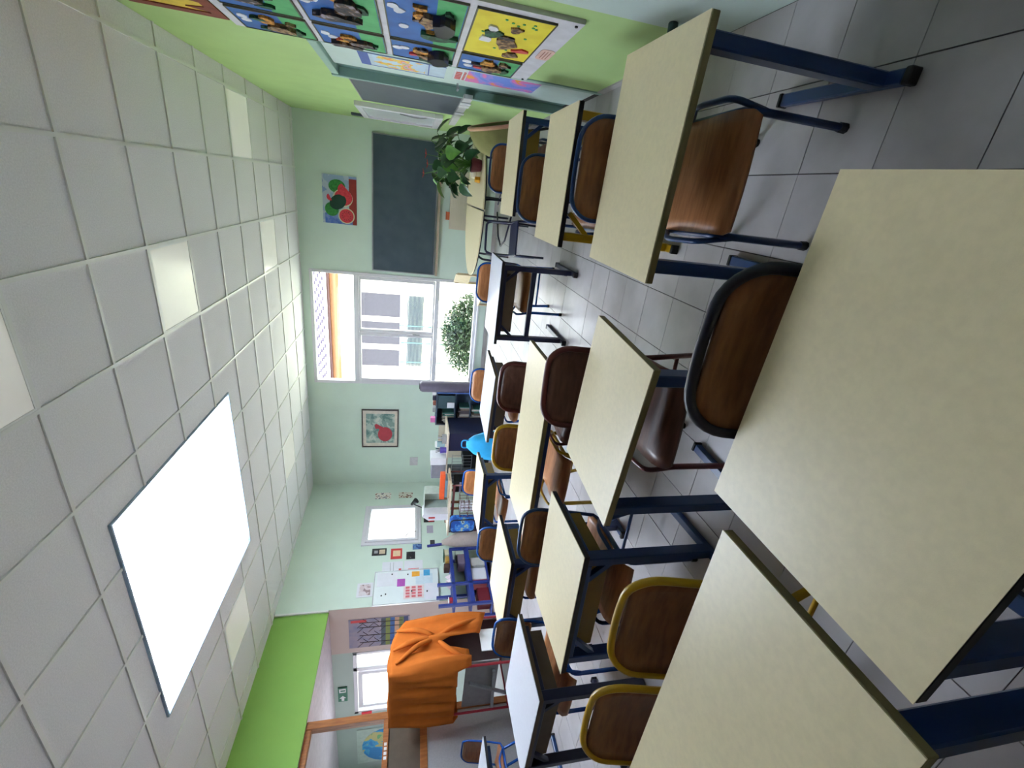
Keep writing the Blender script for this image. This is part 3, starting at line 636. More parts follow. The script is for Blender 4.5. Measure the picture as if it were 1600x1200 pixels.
# framed red bird print
t = wthing('framed_picture', 'framed print of a red shape on grey between window and corner', 'picture', 'b', -4.265, 1.52)
b = MB(); b.box(-.39, .39, -.03, 0, 0, .02).box(-.39, .39, -.03, 0, .635, .655).box(-.39, -.37, -.03, 0, .02, .635).box(.37, .39, -.03, 0, .02, .635)
b.build('frame', mat('dark_grey_wood', (74, 66, 64), .5), t)
MB().box(-.37, .37, -.012, -.004, .02, .635).build('mount', mat('cream_mount', (222, 210, 196), .7), t)
MB().box(-.30, .30, -.014, -.012, .07, .58).build('print', ramp_mat('grey_teal_watercolour', [(0, (96, 128, 124)), (.42, (128, 152, 146)), (.52, (170, 184, 176)), (.62, (196, 200, 190))], 7, dist=.6), t)
mr = mat('dusty_red_ink', (182, 66, 78), .8)
disc(-.12, .24, .15, .13, -.0155, -.014).build('printed_shape', mr, t)
MB().prism([(-.15, .25), (-.02, .20), (.10, .40), (.07, .43), (-.01, .41), (.0, .36)], -.0158, -.014, RXZ).build('printed_shape', mr, t)
# small things on the back wall
t = wthing('wall_socket_plate', 'pale plate on the back wall right of the corner', 'wall plate', 'b', -4.98, 1.23); MB().box(-.09, .09, -.012, 0, -.09, .06).build('plate', mat('pinkish_plate', (206, 200, 204), .6), t, bevel=.003)

# radiators
def radiator(label, x0, x1, z0, z1, key='b'):
    t = wthing('radiator', label, 'radiator', key, (x0 + x1) / 2, 0, 'ribbed cream radiators'); h = abs(x1 - x0) / 2
    MB().box(-h, h, -.10, -.05, z0, z1).build('panel', M_cream, t)
    n = int((z1 - z0 - .02) / .028); me = None
    for k in range(n):
        z = z0 + .012 + k * .028
        if me is None: o = MB().box(-h + .01, h - .01, -.112, -.10, 0, .016).build('rib', M_cream, t, (0, 0, z)); me = o.data
        else: o = bpy.data.objects.new('rib', me); COL.objects.link(o); o.parent = t; o.location = (0, 0, z)
    for s in (-1, 1): MB().box(s * h * .7 - .02, s * h * .7 + .02, -.07, 0, z0 + .05, z0 + .10).build('bracket', M_grey, t)
    MB().tube(smoothpath([(h - .04, -.075, z0), (h - .04, -.075, .06), (h - .04, 0, .06)], 3, .03), .010, 8).build('pipe', M_cream, t, smooth=True)
    return t
radiator('ribbed cream radiator under the blackboard', -.62, .25, .22, .79)
radiator('ribbed cream radiator below the framed picture', -4.85, -3.85, .22, .77)
t = thing('toolbox', 'small orange box standing on the radiator under the blackboard', 'box', (-.42, 7.585, .79), TB)
MB().box(-.06, .06, -.05, .03, 0, .05).build('body', mat('terracotta_card', (196, 98, 60), .6), t, bevel=.004); MB().box(-.062, .062, -.052, .032, .05, .058).build('lid', mat('terracotta_lid', (176, 84, 50), .6), t)
t = thing('small_box', 'small slate blue box on the right end of the radiator', 'box', (.06, 7.60, .79), TB); MB().box(-.07, .07, -.03, .02, 0, .035).build('body', M_dgrey, t, bevel=.003)

# ------------------------------------------------------------------ lime wall things
def rthing(name, label, cat, y, z, group=None): return wthing(name, label, cat, 'r', y, z, group)
# collage board (local x = towards the camera)
t = rthing('collage_board', 'tall white board of framed blue and green collages on the lime wall', 'notice board', 3.62, .60)
MB().box(0, 1.22, -.02, 0, 0, 1.83).build('backing', mat('white_card', (214, 212, 218), .6), t)
bl = mat('poster_blue', (38, 104, 178), .65, rgb2=(30, 88, 160), scale=8); gr = mat('poster_green', (84, 180, 110), .65, rgb2=(64, 156, 92), scale=8); ye = mat('poster_yellow', (232, 216, 52), .65, rgb2=(222, 200, 40), scale=8)
dk = ramp_mat('dark_collage_scraps', [(0, (30, 30, 40)), (.42, (52, 46, 50)), (.52, (96, 74, 60)), (.6, (140, 130, 140))], 26)
och = ramp_mat('ochre_straw_scraps', [(0, (150, 96, 30)), (.45, (214, 148, 44)), (.55, (190, 120, 40)), (.62, (232, 190, 90))], 40)
brn = ramp_mat('brown_wood_scraps', [(0, (70, 50, 36)), (.45, (128, 92, 62)), (.55, (160, 130, 90))], 34)
dgr = ramp_mat('dark_green_scraps', [(0, (20, 60, 40)), (.5, (36, 92, 60))], 30)
rr_ = mat('collage_red', (206, 56, 56), .6); whc = mat('cloud_white', (226, 228, 234), .8)
rc = random.Random(5)
def blob(cx, cz, rx, rz_, y0, y1, n=11, jag=.35):
    P = []
    for k in range(n):
        a = 2 * math.pi * k / n; q = 1 + rc.uniform(-jag, jag); P.append((cx + rx * q * math.cos(a), cz + rz_ * q * math.sin(a)))
    return MB().prism(P, y0, y1, RXZ)
def picture(x0, x1, z0, z1, kind):
    """x to the camera; z up"""
    f_ = MB().box(x0, x1, -.026, -.02, z0, z1).build('picture', ye if kind == 'y' else bl, t)
    W, H = x1 - x0, z1 - z0
    b = MB(); e = .006; b.box(x0 - e, x1 + e, -.03, -.02, z1, z1 + e).box(x0 - e, x1 + e, -.03, -.02, z0 - e, z0).box(x0 - e, x0, -.03, -.02, z0, z1).box(x1, x1 + e, -.03, -.02, z0, z1); b.build('picture_frame', mat('dark_olive_frame', (84, 84, 62), .5), f_)
    if kind != 'y':
        MB().box(x0 + .004, x1 - .004, -.0275, -.026, z0 + .004, z0 + H * .36).build('grass_strip', gr, f_)
        for k in range(2 if W < .4 else 3): blob(x0 + W * (.25 + .5 * rc.random()), z0 + H * rc.uniform(.78, .92), .035, .028, -.030, -.026, 9, .15).build('cloud', whc, f_)
        blob(x0 + W * rc.uniform(.6, .8), z0 + H * .55, .055, .04, -.040, -.0275).build('straw_roof', och, f_)
        blob(x0 + W * rc.uniform(.35, .65), z0 + H * .40, .08 if W > .4 else .06, .07, -.05, -.0275).build('house', dk if kind == 'd' else brn, f_)
        blob(x0 + W * rc.uniform(.2, .8), z0 + H * .2, .05, .03, -.04, -.0275).build('bush', dgr, f_)
        for k in range(3): blob(x0 + W * rc.uniform(.15, .85), z0 + H * rc.uniform(.25, .7), .02, .035, -.042, -.0275, 8, .5).build('scrap', rc.choice([och, brn, dk, dgr]), f_)
        if kind == 'd': blob(x0 + W * .3, z0 + H * .55, .04, .1, -.055, -.03).build('scrap', dk, f_)
        if rc.random() < .8: blob(x0 + W * rc.uniform(.2, .8), z0 + H * .66, .025, .03, -.04, -.0275, 7).build('red_scrap', rr_, f_)
        if kind == 'c':
            blob(x0 + W * .62, z0 + H * .25, .10, .055, -.075, -.03, 12, .2).build('dark_bird', mat('purple_black_foil', (34, 30, 48), .25), f_)
            blob(x0 + W * .30, z0 + H * .28, .05, .09, -.05, -.03).build('green_bush', dgr, f_)
    else:
        for k in range(14): blob(x0 + W * rc.uniform(.08, .92), z0 + H * rc.uniform(.1, .9), .008, .008, -.029, -.026, 6, .1).build('dot', gr, f_)
        for (u, v_, m_, a, b_) in ((.45, .78, whc, .045, .03), (.70, .72, whc, .035, .03), (.58, .70, dgr, .06, .05), (.42, .45, brn, .09, .05), (.75, .42, brn, .04, .03), (.30, .18, rr_, .03, .05), (.15, .30, brn, .05, .04), (.55, .5, dk, .02, .06)):
            blob(x0 + W * u, z0 + H * v_, a, b_, -.034, -.026).build('scrap', m_, f_)
c0, c1, c2, c3 = .04, .40, .455, 1.16
for z0, z1, ka, kb in ((.12, .485, 'b', 'y'), (.53, .90, 'c', 'c'), (.945, 1.32, 'd', 'd'), (1.365, 1.76, 'b', 'd')):
    picture(c0, c1, z0, z1, ka); picture(c2, c3, z0, z1, kb)
MB().prism(rrect(.20, .08, .03, 4, .66, .04), -.0225, -.02, RXZ).build('oval_label', mat('pale_peach_label', (228, 190, 176), .7), t)
b = MB()
for k in range(3): b.box(.59, .73, -.0232, -.0225, .02 + k * .017, .025 + k * .017)
b.build('label_writing', mat('brown_ink', (168, 110, 96), .7), t)
for x_, z_ in ((.03, .03), (1.18, .03)): MB().prism([(x_ + .008 * math.cos(q), z_ + .008 * math.sin(q)) for q in [k * 1.047 for k in range(6)]], -.026, -.02, RXZ).build('screw', M_black, t)

t = rthing('yellow_poster', 'yellow poster in a jagged red-brown frame above the collage board', 'poster', 3.56, 2.47)
mrb = mat('red_brown_card', (136, 60, 40), .7, rgb2=(112, 44, 32)); yy_ = MB().box(.03, .98, -.008, -.001, .03, .45).build('sheet', mat('warm_yellow_sheet', (232, 200, 70), .7), t)
P_ = [(0, 0), (.2, .02), (.4, -.02), (.7, .01), (1.0, 0), (1.02, .48), (.8, .46), (.5, .50), (.2, .47), (-.01, .48)]
MB().box(-.01, 1.01, -.014, -.008, -.02, .05).box(-.01, 1.01, -.014, -.008, .42, .49).box(-.01, .06, -.014, -.008, .05, .42).box(.94, 1.01, -.014, -.008, .05, .42).build('frame', mrb, t)
for k in range(6): MB().prism([(.08 + k * .15, .05), (.16 + k * .15, .05), (.12 + k * .15, .16)], -.013, -.008, RXZ).build('paper_tooth', mrb, t)
for k in range(3): blob(.22 + k * .28, .28, .07, .06, -.016, -.008).build('scrap', [och, brn, rr_][k], t)
# posters on the recessed door leaf
t = rthing('world_map_poster', 'blue-edged map poster on the door in the lime wall, the upper one', 'poster', 4.22, 1.14)
MB().box(0, .36, .015, .019, 0, .62).build('sheet', mat('map_pale_blue', (190, 210, 226), .6), t)
me_ = ramp_mat('map_land_colours', [(0, (190, 212, 230)), (.47, (232, 200, 90)), (.55, (232, 150, 90)), (.6, (220, 170, 200)), (.66, (170, 200, 120))], 9)
MB().box(.03, .33, .0142, .015, .15, .52).build('map_land', me_, t)
MB().box(0, .36, .0140, .0150, .55, .62).box(0, .36, .0140, .0150, .12, .128).box(0, .012, .0140, .0150, 0, .55).box(.348, .36, .0140, .0150, 0, .55).build('map_border', mat('map_blue', (60, 90, 170), .6), t)
t = rthing('colour_poster', 'pink orange and blue poster with red heading low on the door', 'poster', 4.18, .42)
MB().box(0, .36, .015, .019, 0, .66).build('sheet', mat('poster_white', (214, 220, 226), .6), t)
MB().box(.01, .35, .0142, .015, .01, .56).build('image', ramp_mat('poster_colours', [(0, (110, 140, 220)), (.42, (150, 140, 220)), (.5, (220, 120, 180)), (.56, (240, 160, 70)), (.64, (120, 180, 110))], 4, dist=.8), t)
b = MB()
for k in range(5): b.box(.03 + k * .05, .065 + k * .05, .0140, .015, .60, .645)
for k in range(6): b.box(.03 + k * .045, .06 + k * .045, .0140, .015, .57, .588)
b.build('red_heading', rr_, t)
# little slate board, white framed board, switches
t = rthing('grey_board', 'dark grey pin board past the door on the lime wall', 'board', 5.25, .95)
MB().box(-.53, .53, -.02, 0, 0, .96).build('panel', M_dgrey, t); MB().box(-.54, .54, -.024, 0, -.01, 0).box(-.54, .54, -.024, 0, .96, .97).box(-.54, -.53, -.024, 0, 0, .96).box(.53, .54, -.024, 0, 0, .96).build('frame', M_grey, t)
t = rthing('white_framed_panel', 'white framed glazed panel by the corner of lime wall and back wall', 'panel', 6.62, 1.04)
b = MB(); b.box(-.55, .55, -.05, 0, 0, .09).box(-.55, .55, -.05, 0, .93, 1.0).box(-.55, -.47, -.05, 0, .09, .93).box(.47, .55, -.05, 0, .09, .93); b.build('frame', M_trimw, t, bevel=.004)
MB().box(-.47, .47, -.03, -.01, .09, .93).build('panel', mat('glossy_white_panel', (226, 230, 236), .08, .6, noise=.005), t)
MB().tube(smoothpath([(.30, -.035, .50), (.20, -.04, .35), (.25, -.04, .22), (.36, -.035, .18)], 4, .08), .006, 6).build('cable', M_grey, t, smooth=True)
t = rthing('wall_switch', 'small dark grey box high in the corner of the lime wall', 'switch', 7.25, 2.02); MB().box(-.05, .05, -.03, 0, 0, .19).build('box', M_dgrey, t, bevel=.004)
t = rthing('cable_trunking', 'pale cable trunking with sockets along the lime wall', 'trunking', 5.6, .86)
MB().box(-1.0, 1.0, -.035, 0, 0, .08).build('channel', mat('trunking_grey', (206, 204, 204), .5), t, bevel=.003)
for q in (.75, .60, .1): MB().box(q - .05, q + .05, -.045, -.035, -.01, .09).build('socket', M_white, t, bevel=.003)
t = thing('door_stop', 'dark green round knob low on the pale wall', 'door stop', (XR, 2.215, .26)); 
o = MB().cone((0, 0, 0), .022, .017, .07, 12).build('knob', mat('dark_teal_rubber', (52, 84, 78), .6), t, bevel=.004); o.rotation_euler = (0, -math.pi / 2, 0)

# ------------------------------------------------------------------ left wall: posters, whiteboard
def sheet(name, label, cat, y0, y1, z0, z1, m, key='l', th=.003, group=None, parts=()):
    t_ = wthing(name, label, cat, key, (y0 + y1) / 2, z0, group); h = abs(y1 - y0) / 2
    MB().box(-h, h, -th - .004, -.004, 0, z1 - z0).build('sheet', m, t_)
    for k, (u0, u1, v0, v1, m_) in enumerate(parts): MB().box(-h + 2 * h * u0, -h + 2 * h * u1, -th - .0052 - .0002 * k, -th - .004, (z1 - z0) * v0, (z1 - z0) * v1).build('image', m_, t_)
    return t_
pp = M_paper
cm = lambda nm, st, s=9: ramp_mat(nm, st, s, dist=.5)
c_bird = cm('card_white_red_brown', [(0, (120, 60, 40)), (.4, (224, 220, 210)), (.58, (60, 60, 90)), (.64, (216, 212, 206))], 16)
sheet('postcard', 'postcard with blue and red drawing left of the corner, above the small window sill', 'postcard', 6.96, 7.12, 1.62, 1.91, c_bird, group='cards on the sage left wall')
sheet('postcard', 'postcard with dark red twigs nearer the teacher desk lamp', 'postcard', 6.97, 7.12, 1.22, 1.48, cm('card_twigs', [(0, (110, 30, 30)), (.42, (206, 206, 190)), (.6, (130, 90, 60))], 14), group='cards on the sage left wall')
sheet('postcard', 'black card with a pale figure, uppermost of the cards before the small window', 'postcard', 5.66, 5.80, 1.63, 1.86, M_black, parts=[(.2, .8, .1, .5, mat('pale_beige_print', (206, 186, 156))), (.3, .7, .6, .85, M_grey)], group='cards on the sage left wall')
sheet('postcard', 'red card with a cream face, before the small window', 'postcard', 5.57, 5.78, 1.38, 1.56, rr_, parts=[(.25, .8, .15, .8, mat('cream_print', (232, 200, 160)))], group='cards on the sage left wall')
sheet('postcard', 'black square card under the red card', 'postcard', 5.55, 5.70, 1.17, 1.31, cm('card_black', [(0, (20, 20, 26)), (.55, (40, 40, 46)), (.66, (120, 120, 126))], 20), group='cards on the sage left wall')
sheet('postcard', 'small blue card between black card and window', 'postcard', 5.74, 5.85, 1.06, 1.21, cm('card_blue', [(0, (40, 70, 130)), (.5, (90, 130, 180))], 18), group='cards on the sage left wall')
sheet('postcard', 'black and red card right under the small window', 'postcard', 6.33, 6.50, .83, 1.02, M_black, parts=[(.05, .95, .05, .55, rr_)], group='cards on the sage left wall')
sheet('postcard', 'lilac grey card under the small window', 'postcard', 6.08, 6.25, .86, .97, mat('lilac_card', (176, 170, 186), .7), group='cards on the sage left wall')
sheet('postcard', 'small black card below the left corner of the small window', 'postcard', 5.80, 5.92, .84, .92, M_black, group='cards on the sage left wall')
sheet('notice_sheet', 'white handwritten sheet with red stamp above the whiteboard end', 'notice', 5.32, 5.52, 1.36, 1.68, pp, parts=[(.1, .9, .6, .62, M_grey), (.1, .9, .45, .47, M_grey), (.1, .3, .08, .2, rr_)], group='paper notices by the whiteboard')
sheet('notice_sheet', 'white sheet with a red line next to the blue card', 'notice', 5.30, 5.52, 1.05, 1.34, pp, parts=[(.25, .3, .2, .8, rr_)], group='paper notices by the whiteboard')
sheet('animal_print', 'pink and grey pencil print beside the top of the whiteboard', 'print', 4.92, 5.16, 1.79, 2.02, pp, parts=[(.12, .88, .15, .85, cm('pink_pencil', [(0, (150, 128, 130)), (.45, (206, 190, 194)), (.55, (214, 206, 210))], 12))])
t = wthing('whiteboard', 'white magnetic board covered with pinned papers by the opening', 'whiteboard', 'l', 5.045, .82)
MB().box(-.28, .28, -.02, 0, 0, .95).build('panel', mat('whiteboard_enamel', (218, 226, 226), .25, .5, noise=.01), t)
b = MB(); b.box(-.29, .29, -.026, 0, -.012, 0).box(-.29, .29, -.026, 0, .95, .962).box(-.29, -.28, -.026, 0, 0, .95).box(.28, .29, -.026, 0, 0, .95); b.build('frame', M_alu, t)
lil = mat('violet_note', (176, 84, 176), .7); pk2 = mat('pink_red_figures', (214, 110, 116), .7); orn = mat('orange_note', (240, 170, 60), .7); blu2 = mat('cyan_blue_note', (70, 160, 210), .7)
def note(label, x0, x1, z0, z1, m_, k, cat='note'):
    t2 = wthing('paper_note', label, cat, 'l', 5.045, .82, 'papers pinned on the whiteboard')
    MB().box(x0, x1, -.0225 - .0006 * k, -.0205, z0, z1).build('sheet', m_, t2); return t2
note('white sheet high on the whiteboard near its right side', .02, .26, .62, .92, pp, 0)
note('violet square note in the middle of the whiteboard', .0, .13, .50, .62, lil, 2)
q = note('sheet of pink and yellow printed figures low on the whiteboard', -.22, .0, .22, .52, mat('pale_pink_sheet', (226, 206, 204), .7), 1)
b = MB()
for i in range(4):
    for j in range(3): b.box(-.20 + i * .05, -.165 + i * .05, -.0245, -.0231, .25 + j * .09, .31 + j * .09)
b.build('printed_figures', pk2, q)
note('large white sheet at the bottom of the whiteboard', -.25, .02, .0, .20, pp, 1)
note('orange and yellow drawing at the right edge of the whiteboard', .16, .25, .28, .40, orn, 3)
note('blue picture near the bottom right of the whiteboard', .16, .27, .12, .22, blu2, 3)
note('pale blue sheet in the centre of the whiteboard', .02, .20, .08, .34, mat('pale_blue_sheet', (204, 220, 228), .7), 0)
for k, (x_, z_) in enumerate(((-.14, .84), (-.12, .78), (.22, .70), (.2, .46), (-.12, .17), (-.10, .40))):
    t2 = wthing('magnet', 'small black round magnet on the whiteboard, %s' % ('uppermost at its left side', 'second from the top at its left side', 'over the top right sheet', 'right of the violet note', 'on the large bottom sheet', 'on the sheet of pink figures')[k], 'magnet', 'l', 5.045, .82, 'black magnets on the whiteboard')
    MB().prism([(x_ + .011 * math.cos(a * .7854), z_ + .011 * math.sin(a * .7854)) for a in range(8)], -.034, -.0265, RXZ).build('disc', M_black, t2)

# ------------------------------------------------------------------ blue shelf unit by the left wall
t = thing('blue_shelf_unit', 'open blue wooden shelf unit below the whiteboard', 'shelf', (-5.47, 4.88, 0), 0)
M_shb = mat('royal_blue_paint', (44, 62, 140), .4, .5, noise=.04)
for y in (-.50, -.14, .55):
    h_ = .86 if y < .5 else .64
    for x in (-.13, .13): MB().box(x - .02, x + .02, y - .02, y + .02, 0, h_).build('post', M_shb, t, bevel=.003)
for z, y0, y1 in ((.62, -.50, .55), (.38, -.50, .55), (.08, -.50, .55)): MB().box(-.13, .13, y0, y1, z, z + .025).build('shelf_board', M_shb, t, bevel=.002)
MB().box(.135, .15, -.50, .55, .34, .40).box(.135, .15, -.50, .55, .60, .645).build('front_rail', M_shb, t)
MB().box(-.145, -.135, -.14, .55, .09, .36).build('back_panel', M_navy, t)
def shelfbox(name, label, cat, x, y, z, w_, d_, h_, m_, rz=0, grp=None, lid=None):
    t_ = thing(name, label, cat, (x, y, z), rz, grp); MB().box(-w_ / 2, w_ / 2, -d_ / 2, d_ / 2, 0, h_).build('body', m_, t_, bevel=min(.006, h_ * .2))
    if lid: MB().box(-w_ / 2 - .004, w_ / 2 + .004, -d_ / 2 - .004, d_ / 2 + .004, h_, h_ + .012).build('lid', lid, t_, bevel=.002)
    return t_
M_redbox = mat('red_plastic', (176, 28, 50), .4)
shelfbox('paper_stack', 'stack of white paper in the bottom of the blue shelf', 'paper', -5.45, 4.92, .107, .2, .22, .24, pp)
shelfbox('file_box', 'white document box beside the paper stack in the blue shelf', 'box', -5.45, 5.16, .107, .2, .16, .22, mat('offwhite_card', (206, 206, 198), .7))
shelfbox('red_folder', 'red folder standing in the bottom of the blue shelf', 'folder', -5.45, 4.79, .107, .2, .02, .24, M_redbox)
shelfbox('red_bin', 'dark red bin at the near end of the blue shelf bottom', 'box', -5.47, 4.56, .107, .18, .24, .18, mat('dark_red_plastic', (120, 24, 40), .5))
shelfbox('rolled_towel', 'rolled grey mauve towel on the middle blue shelf', 'towel', -5.46, 5.25, .405, .18, .2, .11, mat('mauve_cloth', (128, 112, 128), .9))
shelfbox('pale_box', 'pale green box on the middle blue shelf at its far end', 'box', -5.46, 5.40, .405, .18, .1, .14, mat('pale_green_card', (196, 206, 186), .7))
shelfbox('wooden_box', 'small yellow-brown wooden box on top of the blue shelf', 'box', -5.46, 5.28, .645, .16, .10, .06, mat('yellow_wood', (196, 150, 70), .6))
shelfbox('cream_box', 'cream box with dark green side on top of the blue shelf', 'box', -5.46, 5.42, .645, .16, .12, .07, mat('cream_card', (214, 206, 170), .7), lid=dgr)
shelfbox('brown_bear_box', 'dark brown bundle on top of the blue shelf', 'box', -5.46, 5.16, .645, .12, .09, .09, mat('dark_brown_cloth', (84, 62, 52), .9))
t = thing('crumpled_tissue', 'crumpled white and pink tissue on the blue shelf', 'tissue', (-5.44, 4.86, .645)); 
b = MB(); rq = random.Random(3)
for k in range(5):
    p = Vector((rq.uniform(-.05, .05), rq.uniform(-.08, .08), 0)); b.add([p + Vector((.05 * math.cos(a * 1.05) * rq.uniform(.6, 1.2), .05 * math.sin(a * 1.05) * rq.uniform(.6, 1.2), rq.uniform(0, .03))) for a in range(6)] + [p + Vector((0, 0, .09))], [(i, (i + 1) % 6, 6) for i in range(6)])
b.build('tissue', mat('tissue_white_pink', (226, 210, 216), .9), t)
shelfbox('red_tin', 'small red and white tin near the end of the blue shelf', 'tin', -5.45, 4.55, .645, .06, .07, .05, M_redbox, lid=M_white)

# coat hanging / cloth heap
def lump(label, name, cat, x, y, pts, m_, n=14, rz=0):
    """soft upright object: list of (z, rx, ry, dx) rings"""
    t_ = thing(name, label, cat, (x, y, 0), rz); v = []; f = []; rq = random.Random(len(label))
    for z, rx, ry, dx in pts:
        for k in range(n):
            a = 2 * math.pi * k / n; q = 1 + .14 * math.sin(k * 2.7) * (1 if k % 2 else .4) + rq.uniform(-.03, .03); v.append((dx + rx * q * math.cos(a), ry * q * math.sin(a), z))
    for i in range(len(pts) - 1):
        for k in range(n): f.append((i * n + k, i * n + (k + 1) % n, (i + 1) * n + (k + 1) % n, (i + 1) * n + k))
    f.append(tuple(range(n - 1, -1, -1))); f.append(tuple((len(pts) - 1) * n + k for k in range(n)))
    MB().add(v, f).build('cloth', m_, t_, smooth=True); return t_
t = lump('beige grey coat draped beside the blue shelf unit', 'draped_coat', 'coat', -5.29, 5.60, [(0, .17, .15, 0), (.2, .19, .15, 0), (.45, .15, .12, -.02), (.62, .08, .08, -.04), (.75, .03, .04, -.06)], mat('beige_coat_cloth', (190, 176, 166), .9, noise=.05))
MB().bar((-.06, -.02, .60), (-.14, .02, .98), .03, .05).build('collar', mat('royal_blue_cloth', (44, 50, 130), .8), t)
t = lump('bright cyan bag standing between the white desk and the blue-framed desk', 'cloth_bag', 'bag', -2.78, 4.45, [(0, .17, .12, 0), (.25, .20, .14, 0), (.45, .17, .12, 0), (.58, .11, .08, .02), (.66, .04, .04, .03)], mat('cyan_bag_cloth', (40, 168, 224), .7, noise=.05))
MB().tube(smoothpath([(-.02, 0, .64), (-.02, 0, .72), (.08, 0, .72), (.08, 0, .63)], 4, .04), .008, 6).build('handle', mat('cyan_strap', (36, 150, 206), .7), t, smooth=True)

# ------------------------------------------------------------------ corner: magazine shelf, bolster, teacher desks
t = thing('bolster', 'dark grey mauve cylindrical bolster leaning upright by the window', 'bolster', (-3.05, 6.74, 0))
MB().tube([(0, 0, 0), (0, 0, .03), (0, 0, .60), (.0, .0, 1.13), (0, 0, 1.17)], [.08, .095, .095, .095, .07], 18).build('cover', mat('mauve_grey_vinyl', (98, 90, 108), .5, noise=.04), t, smooth=True)
MB().tube([(.0, 0, 1.165), (.0, 0, 1.18)], .05, 14).build('end_button', M_black, t)
t = thing('magazine_shelf', 'grey blue metal shelf unit full of magazines left of the window', 'shelf', (-3.45, 6.82, 0))
M_msh = mat('slate_blue_metal', (66, 82, 100), .5, .4)
MB().box(-.31, -.29, -.12, .14, 0, .89).build('side_panel', mat('dark_grey_side', (78, 80, 92), .5), t); MB().box(.29, .31, -.12, .14, 0, .89).build('side_panel', mat('cobalt_side', (70, 104, 170), .5), t)
MB().box(-.29, .29, .12, .14, 0, .89).build('back_panel', M_msh, t)
for z in (.06, .30, .56, .87): MB().box(-.29, .29, -.12, .12, z, z + .02).build('shelf_board', M_msh, t)
MB().box(.02, .26, -.135, -.125, .58, .86).build('door_panel', mat('dark_teal_panel', (58, 84, 92), .5), t)
rq = random.Random(9)
cols = [(196, 190, 180), (120, 104, 90), (60, 110, 100), (150, 140, 132), (88, 78, 84), (170, 160, 150)]
for row, z in enumerate((.581, .321, .081)):
    n = 9 if row == 0 else 13; x = -.27
    for k in range(n):
        th = rq.uniform(.012, .028); h_ = rq.uniform(.14, .2); tl = rq.uniform(0, .12)
        if x + th + .03 > (.0 if row == 0 else .27): break
        c_ = rq.choice(cols); o = thing('magazine', 'thin %s magazine, %s from the left, %s board of grey blue shelf' % ({196: 'pale grey', 120: 'brown', 60: 'teal', 150: 'mid grey', 88: 'dark mauve', 170: 'beige'}[c_[0]], ('first', 'second', 'third', 'fourth', 'fifth', 'sixth', 'seventh', 'eighth', 'ninth', 'tenth', 'eleventh', 'twelfth', 'thirteenth')[k], ('upper', 'middle', 'lower')[row]), 'magazine', (-3.45 + x + th / 2, 6.80, z), 0, 'magazines in the grey blue shelf')
        bo = MB().box(-th / 2, th / 2, -.09, .09, 0, h_).build('pages', mat('magazine_%d_%d_%d' % c_, c_, .7), o); x += th + .004
tag(MB().box(-.05, .05, -.004, .004, 0, .12).build('white_label_card', pp, loc=(-3.36, 6.672, .59)), 'white card hanging on the front of the magazine shelf', 'card')
for nm, lb, x, w_, h_, m_ in (('pink_cup', 'pink pot at the left end of the magazine shelf top', -3.70, .09, .08, mat('pink_plastic', (220, 120, 180), .5)), ('dark_box', 'dark blue little box on the magazine shelf top', -3.28, .08, .06, M_navy), ('brown_box', 'little brown box on the magazine shelf top', -3.38, .07, .05, mat('rust_brown', (130, 70, 50), .6)), ('grey_pot', 'grey pot on the magazine shelf top', -3.50, .09, .05, M_grey), ('white_jar', 'white jar at the right end of the magazine shelf top', -3.19, .06, .07, M_white)):
    shelfbox(nm, lb, 'pot', x, 6.80, .89, w_, .08, h_, m_)
# teacher desk
t = thing('teacher_desk', 'pale topped teacher desk with dark panel in the back left corner', 'desk', (-4.05, 6.35, 0))
MB().box(-.50, .50, -.30, .30, .70, .725).build('desk_top', mat('pale_beige_top', (222, 206, 184), .4), t, bevel=.003)
MB().box(.16, .48, -.27, -.25, .02, .70).build('front_panel', M_navy, t); MB().box(.46, .48, -.25, .27, .0, .70).build('side_panel', M_navy, t)
MB().box(-.48, -.46, -.27, .27, .0, .70).build('side_panel', M_dgrey, t)
b = MB()
for k in range(9): b.box(-.42 + k * .06, -.415 + k * .06, -.26, -.255, .30, .62)
for z in (.30, .46, .62): b.box(-.42, .08, -.262, -.254, z, z + .008)
b.build('wire_rack', M_alu, t)
shelfbox('computer_tower', 'black computer tower under the teacher desk', 'computer', -4.20, 6.36, 0, .18, .4, .42, M_black)
t = thing('pen_pot', 'violet pen pot with pens on the teacher desk', 'pen pot', (-3.92, 6.16, .725)); MB().cone((0, 0, 0), .045, .05, .10, 14).build('pot', mat('violet_pot', (96, 80, 170), .5), t)
for k in range(5): MB().tube([(.01 * math.cos(k), .01 * math.sin(k), .05), (.04 * math.cos(k * 1.3), .03 * math.sin(k * 1.3), .17)], .004, 5).build('pen', [M_black, M_blue, M_grey][k % 3], t)
t = thing('pen_rack', 'grey organiser holding pens on the teacher desk', 'organiser', (-3.76, 6.24, .725)); MB().box(-.07, .07, -.04, .04, 0, .07).build('body', M_grey, t, bevel=.004)
for k in range(4): MB().tube([(-.05 + k * .03, 0, .06), (-.055 + k * .035, .01, .14)], .004, 5).build('pen', [M_blue, M_black, M_blueb, M_black][k], t)
t = thing('storage_jar', 'translucent blue grey jar behind the teacher desk pens', 'jar', (-4.02, 6.50, .725)); MB().cone((0, 0, 0), .055, .055, .13, 16).build('jar', mat('blue_grey_jar', (150, 178, 190), .3), t); MB().cone((0, 0, .13), .057, .05, .03, 16).build('lid', M_white, t)
shelfbox('white_binder', 'tall white binder on the left end of the teacher desk', 'binder', -4.05, 6.14, .725, .13, .25, .25, M_paper)
shelfbox('grey_folder_box', 'grey mauve box file behind the orange box', 'box', -4.26, 6.14, .725, .26, .2, .23, mat('grey_mauve_card', (140, 138, 150), .6))
